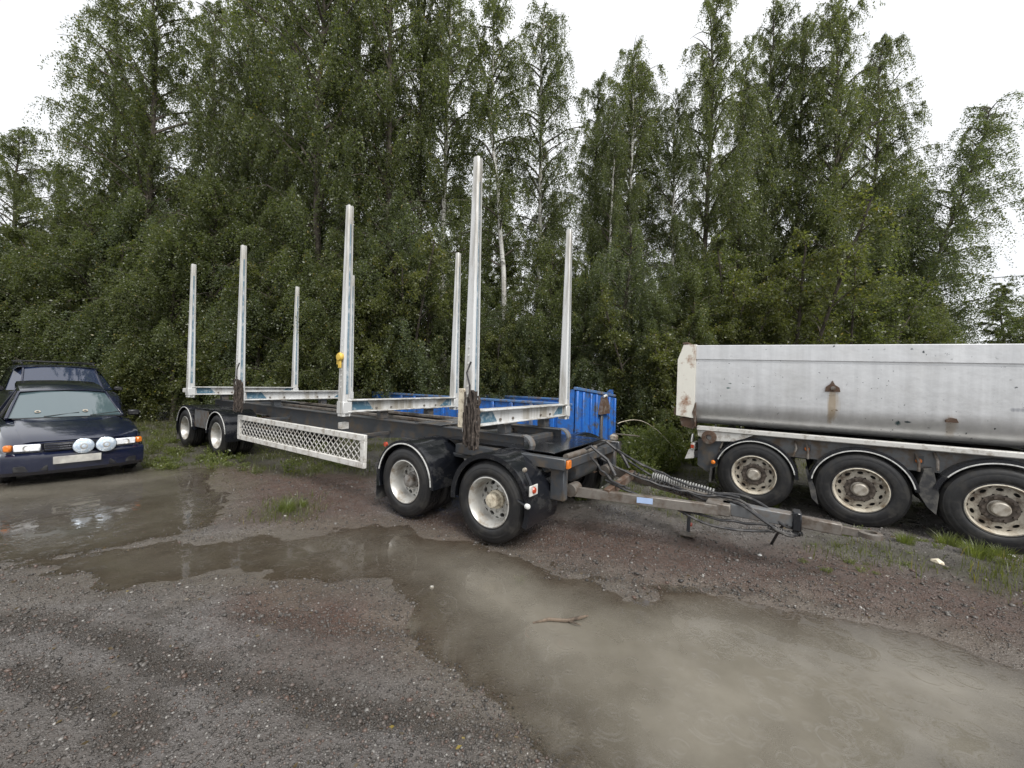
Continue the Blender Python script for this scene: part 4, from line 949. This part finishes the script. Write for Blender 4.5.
# ------------------------------------------------------------------ vegetation
def leaf_mat(name, c0, c1, yellow=.01, tl=.48, rough=.33):
    m, n, l, b = new_mat(name)
    oi = n.new('ShaderNodeObjectInfo'); at = n.new('ShaderNodeAttribute'); at.attribute_name = 'rnd'
    v = objco(n); cl = noise(n, l, v, .9, 3)
    f = math_(n, l, 'ADD', math_(n, l, 'MULTIPLY', at.outputs['Fac'], .45), math_(n, l, 'MULTIPLY', ramp(n, l, cl, .3, .7), .35))
    f = math_(n, l, 'ADD', f, math_(n, l, 'MULTIPLY', oi.outputs['Random'], .22), True)
    col = mixc(n, l, f, c0, c1)
    yl = math_(n, l, 'MULTIPLY', math_(n, l, 'GREATER_THAN', at.outputs['Fac'], 1-yellow*1.0), .8)
    yc = math_(n, l, 'MULTIPLY', ramp(n, l, noise(n, l, v, 1.7, 2), .7, .76), .55)
    col = mixc(n, l, yl, col, (.26, .2, .05)); col = mixc(n, l, math_(n, l, 'MULTIPLY', yc, min(1., yellow*14)), col, (.17, .13, .035))
    l.new(col, b.inputs['Base Color']); b.inputs['Roughness'].default_value = rough; b.inputs['Specular IOR Level'].default_value = .5
    t = n.new('ShaderNodeBsdfTranslucent'); l.new(mixc(n, l, 1., col, (1.7, 1.8, .75), 'MULTIPLY'), t.inputs['Color'])
    mx_ = n.new('ShaderNodeMixShader'); mx_.inputs[0].default_value = tl
    o = n['Material Output']; l.new(b.outputs[0], mx_.inputs[1]); l.new(t.outputs[0], mx_.inputs[2]); l.new(mx_.outputs[0], o.inputs['Surface'])
    return m
LM = dict(birch=leaf_mat('birch_leaf', (.063, .081, .034), (.13, .147, .07), .014), alder=leaf_mat('alder_leaf', (.057, .072, .03), (.12, .135, .058), .014),
          bush=leaf_mat('shrub_leaf', (.066, .08, .03), (.14, .148, .058), .02), fresh=leaf_mat('fresh_weed_leaf', (.095, .12, .04), (.17, .19, .065), .015),
          pale=leaf_mat('pale_birch_leaf', (.066, .086, .046), (.125, .145, .085), .01))
m_birch, n, l, b = new_mat('birch_bark')
v = objco(n); mp = n.new('ShaderNodeMapping'); mp.inputs['Scale'].default_value = (3, 3, 1); l.new(v, mp.inputs['Vector'])
mp2 = n.new('ShaderNodeMapping'); mp2.inputs['Scale'].default_value = (1, 1, 6); l.new(v, mp2.inputs['Vector'])
bk_ = mixc(n, l, ramp(n, l, noise(n, l, mp2.outputs['Vector'], 3, 5, .6), .55, .62), (.6, .59, .56), (.06, .053, .047))
bk_ = mixc(n, l, ramp(n, l, noise(n, l, mp.outputs['Vector'], 1.2, 4), .45, .65), bk_, (.38, .36, .33))
l.new(bk_, b.inputs['Base Color']); b.inputs['Roughness'].default_value = .7
MT['bark'] = mat('grey_brown_bark', (.085, .07, .055), .8, 0, (.04, .034, .028), .45, 8, .3, .6, 30)

def leaf_quads(pos, ax, size, rng, aspect=.6):
    N = len(pos); r = rng.normal(size=(N, 3)); s = np.cross(ax, r); s /= np.linalg.norm(s, axis=1)[:, None]+1e-9
    nn = np.cross(ax, s); L = size[:, None]; w = L*aspect*.5
    V = np.stack([pos, pos+ax*L*.45+s*w+nn*w*.25, pos+ax*L-nn*w*.2, pos+ax*L*.45-s*w+nn*w*.25], 1)
    return V.reshape(-1, 3), np.arange(N*4).reshape(N, 4)
def norm(a): return a/(np.linalg.norm(a, axis=-1, keepdims=True)+1e-9)
def grow(seed, H, cb, R0, nl, nleaf, droop, lsize, kind, trunk_r, shape='birch', stems=1, lean=0., bare=.2, gap=0., fan=.38):
    """returns (trunk mesh, crown mesh): tapered trunk and limbs; leaves hung on drooping twigs along every limb"""
    rng = np.random.default_rng(seed); tb = MB(); starts, dirs, lens = [], [], []
    for si in range(stems):
        a0 = rng.uniform(0, 2*math.pi); sp = 0 if stems == 1 else rng.uniform(fan*.3, fan)
        Hs = H*(1 if si == 0 else rng.uniform(.7, 1.)); nseg = 12
        zz = np.linspace(0, 1, nseg); wob = np.cumsum(rng.normal(0, .010, (nseg, 2)), 0)*Hs*.5
        P = np.stack([wob[:, 0]+math.cos(a0)*sp*Hs*zz**1.2+lean*Hs*zz, wob[:, 1]+math.sin(a0)*sp*Hs*zz**1.2, zz*Hs], 1); P -= P[0]*[1, 1, 0]
        P[0, 2] = -.3
        rt = trunk_r*(1 if stems == 1 else .5)
        tb.tube(P, [rt*(1-z)**.8+.012 for z in zz], 8, mi=0)
        for i in range(nl):
            t = cb+(1-cb)*((i+rng.random())/nl)**.9; tt = (t-cb)/(1-cb)
            p = np.array([np.interp(t, zz, P[:, k]) for k in range(3)])
            az = i*2.39996+rng.normal(0, .5)
            if shape == 'birch': L = R0*(.72+.28*math.sin(math.pi*min(1, tt*.9+.1)))*max(0, 1-tt**2.8)**.55+.35
            else: L = R0*(.55+.45*math.sin(math.pi*tt**.8))*(1-.5*tt)
            L *= rng.uniform(.55, 1.15); el = rng.uniform(.45, 1.05)+.25*tt
            pts = [p]; ns = 6
            for k in range(ns):
                e = el-droop*1.1*(k/ns)**1.3+rng.normal(0, .1); az += rng.normal(0, .13)
                pts.append(pts[-1]+np.array([math.cos(e)*math.cos(az), math.cos(e)*math.sin(az), math.sin(e)])*L/ns)
            pts = np.array(pts); r0 = min(rt*.45, .012+.012*L)
            tb.tube(pts, [r0*(1-k/ns)+.004 for k in range(ns+1)], 4, mi=1, cap=False)
            if rng.random() < gap: continue
            m = max(4, int(L*11)); s = rng.uniform(bare, 1., m)**.8*ns; j = np.minimum(s.astype(int), ns-1)
            q = pts[j]+(pts[j+1]-pts[j])*(s-j)[:, None]; d = norm(pts[j+1]-pts[j])
            starts.append(q); dirs.append(norm(d*.7+rng.normal(0, .6, (m, 3)))); lens.append(rng.uniform(.35, 1., m)*(.45+.35*L/R0)*(1+.8*droop))
    S, Dv, Ln = np.concatenate(starts), np.concatenate(dirs), np.concatenate(lens)
    K = max(4, int(nleaf/len(S))); u = (np.arange(K)[None]+rng.random((len(S), K)))/K
    pos = S[:, None]+Dv[:, None]*(Ln[:, None]*u)[..., None]*(.75-.3*min(droop, 1))
    pos[..., 2] -= (Ln[:, None]*u**1.5)*droop*.85
    pos = pos.reshape(-1, 3)+rng.normal(0, .04, (len(S)*K, 3))
    ok = pos[:, 2] > .05; pos = pos[ok]; N = len(pos)
    ax = norm(rng.normal(size=(N, 3))+np.array([0, 0, -.9*max(.3, droop)])); sz = lsize*rng.uniform(.65, 1.3, N)
    V, Fq = leaf_quads(pos, ax, sz, rng)
    cm = fast_mesh('crown', V, Fq, [LM[kind]], rng.random(N))
    return tb, cm
def tree_proto(name, *a, bark='birch', **k):
    tb, cm = grow(*a, **k)
    bm = {'birch': m_birch, 'bark': MT['bark']}[bark]
    t = tb.build('trunk', [bm, MT['bark']]); tm = t.data; bpy.data.objects.remove(t)
    return tm, cm
TREES = dict(
    b1=tree_proto('b', 1, 16, .14, 2.4, 92, 95000, 1.05, .063, 'birch', .14, bare=.06, bark='bark', gap=.1), b2=tree_proto('b', 2, 16, .33, 2.0, 78, 66000, 1.15, .061, 'birch', .12, lean=.02, bare=.16, gap=.12),
    b3=tree_proto('b', 3, 16, .1, 3.0, 100, 118000, 1.0, .065, 'birch', .15, bare=.05, bark='bark', gap=.1), b4=tree_proto('b', 4, 15, .36, 1.6, 60, 50000, 1.1, .061, 'birch', .1, lean=.035, gap=.08),
    a1=tree_proto('a', 5, 12, .05, 2.9, 70, 100000, .45, .078, 'alder', .16, shape='round', bark='bark'), a2=tree_proto('a', 6, 14, .1, 2.5, 72, 95000, .6, .075, 'alder', .15, shape='round', bark='bark'),
    w1=tree_proto('w', 7, 14, .16, 3.0, 92, 150000, 1.25, .06, 'pale', .13, shape='round', stems=2, bark='bark', bare=.12, gap=.0, fan=.14),
    s1=tree_proto('s', 8, 4, .03, 1.3, 17, 60000, .55, .05, 'bush', .05, shape='round', stems=6, bark='bark', bare=.1), s2=tree_proto('s', 9, 4.5, .03, 1.2, 18, 56000, .4, .056, 'alder', .05, shape='round', stems=6, bark='bark', bare=.1),
    y1=tree_proto('y', 12, 7, .04, 1.7, 70, 80000, .95, .05, 'birch', .06, bare=.06, gap=.06, bark='bark'), y2=tree_proto('y', 13, 7, .06, 1.5, 56, 56000, 1.1, .05, 'pale', .06, bare=.1, gap=.1, lean=.03, bark='bark'),
    s3=tree_proto('s', 10, 3, .02, 1.1, 12, 26000, .55, .064, 'bush', .04, shape='round', stems=6, bark='bark', bare=.05))
TREE_H = dict(b1=16, b2=16, b3=16, b4=15, a1=12, a2=14, w1=14, s1=4, s2=4.5, s3=3, y1=7, y2=7)
rt_ = random.Random(21)
def plant(kind, name, px, D, H, label, cat, group=None, wide=1., y_off=0.):
    x = (px-512)/F_PX*D; z = gz(x, D); e = empty(name, (x, D, z-.05), rt_.uniform(0, 6.28), label, cat, group)
    k = H/TREE_H[kind]; e.scale = (k*wide, k*wide, k)
    tm, cm = TREES[kind]; t = link('trunk', tm, e); c = link('crown', cm, e); return e
F1 = [  # the trees one can tell apart: kind, column, depth, height, width, label
    ('b3', 8, 15.5, 11.2, 1.1, 'rounded leafy birch at the far left above the parked cars'),
    ('b1', 62, 17, 10.4, 1.1, 'lower leafy birch between the far left edge and the first tall birch'),
    ('b3', 150, 15, 17.2, .95, 'tall full birch leftmost of the giants, high above the dark blue cars'),
    ('b1', 205, 17.5, 18.5, .9, 'tall birch standing just right of the leftmost giant, behind the rearmost stake'),
    ('b2', 262, 19, 17.0, .85, 'shorter birch whose tip leaves a gap of sky behind the second stake'),
    ('b3', 322, 13.6, 18.6, .9, 'broad heavy birch filling the sky left of the third near stake'),
    ('b1', 383, 14.5, 19.5, .9, 'tallest dense birch behind the middle stake with some yellow leaves'),
    ('b2', 440, 16, 19, .95, 'tall birch right of the middle stake before the narrow strip of sky'),
    ('b4', 508, 14.2, 16.2, 1.0, 'slender birch with bare leaning white stem right of the tallest stake'),
    ('b2', 540, 15.5, 16.6, .9, 'thin birch just behind the front far stake'),
    ('b1', 588, 18, 15.6, .85, 'medium birch right of the front far stake, lower than its neighbours'),
    ('b2', 628, 16.5, 15.8, .95, 'narrow birch with a thin pale stem above the green weeds'),
    ('b4', 650, 17.5, 16, 1.1, 'straight white stemmed birch above the rear post of the tipper'),
    ('b1', 700, 16, 17.6, .85, 'tall bright birch with white stem over the left end of the tipper'),
    ('b3', 762, 18.5, 19.6, .75, 'dark tall birch over the rusty lug of the tipper'),
    ('b3', 822, 16.5, 18.3, .85, 'big full birch with white stem over the middle of the tipper'),
    ('b1', 868, 18.5, 18.6, .8, 'tall birch at the right edge of the high wood before open sky'),
    ('b1', 108, 16, 16.6, .85, 'birch at the left shoulder of the tall wood, stepping down to the far left trees'),
    ('b1', 240, 15.8, 17.6, .8, 'birch between the two rear near stakes, deep in the tall left row'),
    ('b3', 288, 16.2, 19.5, .8, 'tall birch over the rear far stake, left of the broad heavy one'),
    ('b1', 352, 16.5, 20.5, .85, 'birch with its top out of sight just above the middle near stake'),
    ('b1', 415, 15.2, 19, .8, 'dense birch halfway between the middle and tallest near stakes'),
    ('b1', 733, 17.5, 16.2, .75, 'lower birch in the dip between tall ones left of the rusty lug'),
    ('b1', 792, 17.8, 18.8, .8, 'tall birch between the dark one and the big full one on the right'),
    ('b2', 605, 15.2, 12.4, .85, 'short birch in front, right of the front far stake'),
    ('b2', 672, 15.6, 13.6, .8, 'short pale leaved birch just left of the tipper rear post'),
    ('b1', 905, 19.5, 12.6, .8, 'small birch filling the step between high wood and weeping birch'),
    ('w1', 905, 16.5, 13.6, 1.25, 'pale weeping birch alone against white sky at the far right'),
]
for kind, px, D, H, w, lab in F1: plant(kind, 'birch_tree' if kind[0] in 'bw' else 'alder_tree', px, D, H, lab, 'tree', 'tall trees along the yard', w)
# the rows behind, which run together into one wood
for px in range(-330, 1000, 46):
    D = rt_.uniform(20, 30); H = rt_.uniform(.62, .8)*D*.78+1.7 if px < 440 else rt_.uniform(.52, .68)*D*.78+1.7
    if px > 880: H *= .62
    if -150 < px < 100: H = rt_.uniform(.42, .52)*D*.78+1.7
    plant(rt_.choice(['b1', 'b2', 'b3', 'b2']), 'birch_tree', px+rt_.uniform(-14, 14), D, H, 'slender birch lost in the back rows of the wood', 'tree', 'birches in the back rows', 1.1)
for px in range(-420, 1010, 62):
    plant(rt_.choice(['a1', 'a2']), 'alder_tree', px+rt_.uniform(-18, 18), rt_.uniform(17.5, 22), rt_.uniform(6.5, 8.5), 'dark alder filling the wood behind the front birches', 'tree', 'alders inside the wood', 1.25)
# undergrowth
SH = [('s2', -70, 12.5, 7.0), ('s1', -20, 13.2, 6.2), ('s2', 25, 14.5, 7.4), ('s1', 70, 14.2, 6.6), ('s2', 112, 14, 6.2), ('s1', 150, 14.3, 5.8), ('s3', 140, 13.2, 3.0), ('s2', 190, 14, 6.4), ('s1', 232, 13.6, 6.0), ('s2', 275, 13.8, 6.4),
      ('s1', 318, 13.2, 5.6), ('s2', 362, 13.4, 6.0), ('s1', 405, 13.6, 5.8), ('s2', 450, 13.8, 5.2), ('s1', 492, 13.8, 4.4), ('s3', 530, 13.9, 3.4), ('s1', 560, 13.4, 4.2), ('s2', 605, 12.8, 4.8), ('s1', 640, 12.2, 4.4), ('s3', 668, 11.6, 3.6),
      ('s2', 672, 13.4, 5.2), ('s1', 715, 12.6, 5.0), ('s2', 735, 14, 6.4), ('s1', 880, 13.6, 4.6), ('s2', 930, 14.5, 4.2), ('s1', 1000, 14.5, 3.6), ('s2', 1070, 14, 3.4), ('s1', 1150, 13, 3.2)]
for k, (px, D, H) in enumerate([(-50, 12.8, 7.2), (45, 14, 6.4), (92, 13.6, 7.4), (130, 14.4, 8.2), (172, 13.4, 6.6), (212, 14.2, 8.4), (252, 13.2, 6.2), (296, 13.6, 7.8), (340, 12.9, 6.4), (385, 13.3, 8.0), (428, 13.2, 6.0), (470, 13.4, 5.2), (515, 13.2, 4.6), (545, 13.6, 6.4), (582, 12.8, 5.2), (622, 12.6, 6.6), (655, 11.9, 4.4), (695, 12.4, 5.6), (728, 12.6, 4.6), (900, 13.4, 5.6), (1035, 14.5, 5.0)]):
    plant('y1' if k % 3 else 'y2', 'birch_sapling', px, D, H, 'young bushy birch in front of the tall trees, leafy down to the ground', 'sapling', 'young birches at the wood edge', 1.15)
SH = [s_ for k, s_ in enumerate(SH) if k % 2 == 0 or s_[1] > 640]
for k, (kind, px, D, H) in enumerate(SH):
    plant(kind, 'shrub', px, D, H, 'dark leafy shrub in the unbroken undergrowth at the foot of the wood', 'shrub', 'undergrowth along the wood', 1.05)
plant('s1', 'shrub', 790, 12.0, 6.3, 'bright green bush rising behind the silver tipper left of its middle', 'shrub', 'undergrowth along the wood', 1.1)
plant('s2', 'shrub', 850, 12.6, 5.6, 'dense bush behind the silver tipper right of its middle', 'shrub', 'undergrowth along the wood', 1.1)
for px in range(-420, 1300, 58):
    plant(rt_.choice(['s1', 's2']), 'shrub', px+rt_.uniform(-15, 15), rt_.uniform(15.5, 19), rt_.uniform(3.6, 5.6) if px < 900 else rt_.uniform(2.6, 3.6), 'dark leafy shrub in the unbroken undergrowth at the foot of the wood', 'shrub', 'undergrowth along the wood', 1.25)

# weeds, grass
def weed_mesh(seed, H, nst, nleaf, lsize, spread, mat_, up=.5):
    rng = np.random.default_rng(seed); a = rng.uniform(0, 2*math.pi, nst); rr_ = spread*np.sqrt(rng.random(nst)); hh_ = H*rng.uniform(.5, 1., nst)
    base = np.stack([np.cos(a)*rr_*.6, np.sin(a)*rr_*.6, np.zeros(nst)], 1); tip = np.stack([np.cos(a)*rr_*1.2, np.sin(a)*rr_*1.2, hh_], 1)+rng.normal(0, .05*H, (nst, 3))*[1, 1, 0]
    u = rng.random((nst, nleaf))**.8; pos = base[:, None]+(tip-base)[:, None]*u[..., None]; pos = pos.reshape(-1, 3)+rng.normal(0, .012, (nst*nleaf, 3)); N = len(pos)
    ax = norm(rng.normal(size=(N, 3))+np.array([0, 0, up])); V, Fq = leaf_quads(pos, ax, lsize*rng.uniform(.5, 1.3, N), rng, .5)
    w = .004; sd_ = norm(np.cross(tip-base, rng.normal(size=(nst, 3))))*w
    Vs = np.stack([base-sd_, base+sd_, tip+sd_*.4, tip-sd_*.4], 1).reshape(-1, 3)
    return fast_mesh('leaves', np.concatenate([V, Vs]), np.concatenate([Fq, np.arange(nst*4).reshape(nst, 4)+len(V)]), [LM[mat_]], rng.random(N+nst))
WD = [weed_mesh(31, .28, 16, 10, .06, .18, 'fresh'), weed_mesh(32, .22, 14, 9, .05, .2, 'bush', .8), weed_mesh(33, .16, 18, 8, .05, .16, 'fresh', .9)]
TALL = [weed_mesh(34, 1.15, 46, 34, .095, .42, 'fresh', .1), weed_mesh(35, .95, 40, 30, .085, .4, 'fresh', .2)]
def put(me, name, x, y, s, label, cat, group):
    o = link(name, me, None, (x, y, gz(x, y)-.01), rt_.uniform(0, 6.28), s); tag(o, label, cat, group); return o
for k, (px, D, s) in enumerate([(636, 8.2, .75), (645, 7.7, .8), (660, 8.1, .75), (648, 8.9, .95), (672, 9.3, .8), (690, 9.6, .65), (624, 7.7, .4), (650, 7.2, .5), (662, 8.8, .9), (640, 9.4, .95), (672, 8.6, .65), (655, 9.8, 1.), (628, 8.3, .5), (700, 9.2, .5)]):
    put(TALL[k % 2], 'nettle_clump', (px-512)/F_PX*D, D, s, 'fresh green clump in the tall weeds between container and tipper', 'weeds', 'tall weeds behind the drawbar')
MB().tube(sag((2.35, 8.6, .85), (3.55, 8.2, .22), -.35, 14, .01, 3), [.012-.0006*k for k in range(15)], 5).build('stem', 'pad', tag(empty('bramble_stem', (0, 0, 0)), 'pale bare stem arching over the green weeds left of the tipper', 'plant'))
wr_ = random.Random(8)
for (x0, y0, x1, y1, N) in ((135, 425, 240, 468, 85), (240, 450, 370, 474, 24), (560, 492, 700, 505, 10), (800, 532, 1024, 575, 30), (150, 420, 330, 440, 22), (690, 470, 740, 500, 8)):
    for _ in range(N):
        x, y = g(wr_.uniform(x0, x1), wr_.uniform(y0, y1)); k = wr_.randrange(3)
        put(WD[k], 'weed', x, y, wr_.uniform(.35, .85)*(.42 if x0 == 800 else 1), 'small leafy weed among others on the bare verge', 'weed', 'low weeds on the verge')
def tuft(seed, N, H, spread):
    rng = np.random.default_rng(seed); a = rng.uniform(0, 2*math.pi, N); r_ = spread*np.sqrt(rng.random(N)); base = np.stack([np.cos(a)*r_, np.sin(a)*r_, np.zeros(N)-.01], 1)
    h = H*rng.uniform(.4, 1., N); out_ = np.stack([np.cos(a+rng.normal(0, .6, N)), np.sin(a+rng.normal(0, .6, N))], 1)*(h*rng.uniform(.1, .8, N))[:, None]
    w = rng.uniform(.002, .0045, N)[:, None]; sd_ = np.stack([-np.sin(a), np.cos(a), 0*a], 1)*w
    mid_ = base+np.concatenate([out_*.35, (h*.62)[:, None]], 1); tip = base+np.concatenate([out_, h[:, None]], 1)
    V = np.stack([base-sd_, base+sd_, mid_+sd_*.8, mid_-sd_*.8, tip+sd_*.15, tip-sd_*.15], 1).reshape(-1, 3); o = (np.arange(N)*6)[:, None]
    return V, np.concatenate([o+np.array([[0, 1, 2, 3]]), o+np.array([[3, 2, 4, 5]])]), np.tile(rng.random(N), 2)
V, Fq, rn = tuft(40, 260, .22, .13); TF = fast_mesh('grass_tuft', V, Fq, [LM['fresh']], rn)
for px, py, s, lab in ((287, 509, .75, 'lone yellowish grass tuft in the mud left of the log trailer wheels'), (303, 505, .45, 'smaller grass tuft beside the lone tuft in the mud'), (845, 545, .55, 'grass tuft in the gravel below the middle tipper wheel'),
                   (947, 548, .8, 'upright grass tuft in front of the gap between tipper wheels'), (978, 570, .85, 'wide flat grass tuft under the right tipper wheel'), (1002, 556, .7, 'grass tuft touching the right tipper wheel'), (745, 500, .8, 'young grass blades standing before the rear tipper wheel'), (775, 503, .5, 'small grass blades between drawbar and rear tipper wheel'),
                   (520, 575, .3, 'tiny grass wisp at the edge of the red soil'), (905, 555, .6, 'grass tuft right of the middle tipper wheel')):
    x, y = g(px, py, -.1 if px > 700 else 0); put(TF, 'grass_tuft', x, y, s, lab, 'grass tuft', 'grass tufts in the yard')
rg = np.random.default_rng(50)
gxs = rg.uniform(-12, 8, 260000); gys = rg.uniform(2.5, 13, 260000)
d = np.full(gxs.shape, 1e9)
for P in GRASS: d = np.minimum(d, sdist(gxs, gys, P))
bk2 = sstep(gys-.12*np.abs(gxs)+fbm(gxs*.6, gys*.6, 3, 91)*2.5, 7.4, 9.2)
prob = np.maximum((1-sstep(d, -.1, .4))*.6, bk2*.62)*sstep(fbm(gxs*2, gys*2, 4, 95), -.12, .2)*(puddle_sd(gxs, gys) > .1)
ok = rg.random(len(gxs)) < prob; gxs, gys = gxs[ok][:60000], gys[ok][:60000]; N = len(gxs)
V, Fq, rn = tuft(51, N, .13, 0.0); V = V.reshape(N, 6, 3)+np.stack([gxs, gys, ground_z(gxs, gys)], 1)[:, None]; 
tag(link('verge_grass', fast_mesh('verge_grass', V.reshape(-1, 3), Fq, [LM['bush']], rn)), 'thin short grass over the edges of the yard', None, None, 'stuff')
# dead leaves and bits of bark littered over the yard
N = 2600; lx, ly = rg.uniform(-8, 7, N), 1.2+8*rg.random(N)**1.3; ok = puddle_sd(lx, ly) > .03; lx, ly = lx[ok], ly[ok]; N = len(lx)
V, Fq = leaf_quads(np.stack([lx, ly, ground_z(lx, ly)+.006], 1), norm(np.concatenate([rg.normal(size=(N, 2)), rg.normal(0, .12, (N, 1))], 1)), rg.uniform(.012, .04, N), rg, .5)
m_lit = leaf_mat('fallen_leaf', (.04, .03, .02), (.13, .095, .045), .02, .1)
tag(link('leaf_litter', fast_mesh('leaf_litter', V, Fq, [m_lit], rg.random(N))), 'small fallen leaves and bits of bark on the wet ground', None, None, 'stuff')
P0, P1 = [Vector((0, 0, EYE))+((_fw+(px-512)/F_PX*_r2+(384-py)/F_PX*_u2)*15.3) for px, py in ((196, 2), (282, 64))]
tag(MB().tube(sag(P0, P1, -.12, 12, .04, 7), [.018+.0015*k for k in range(13)], 5).build('bare_branch', 'bark'), 'long bare branch leaning across the gap of sky between the left birches', 'branch')
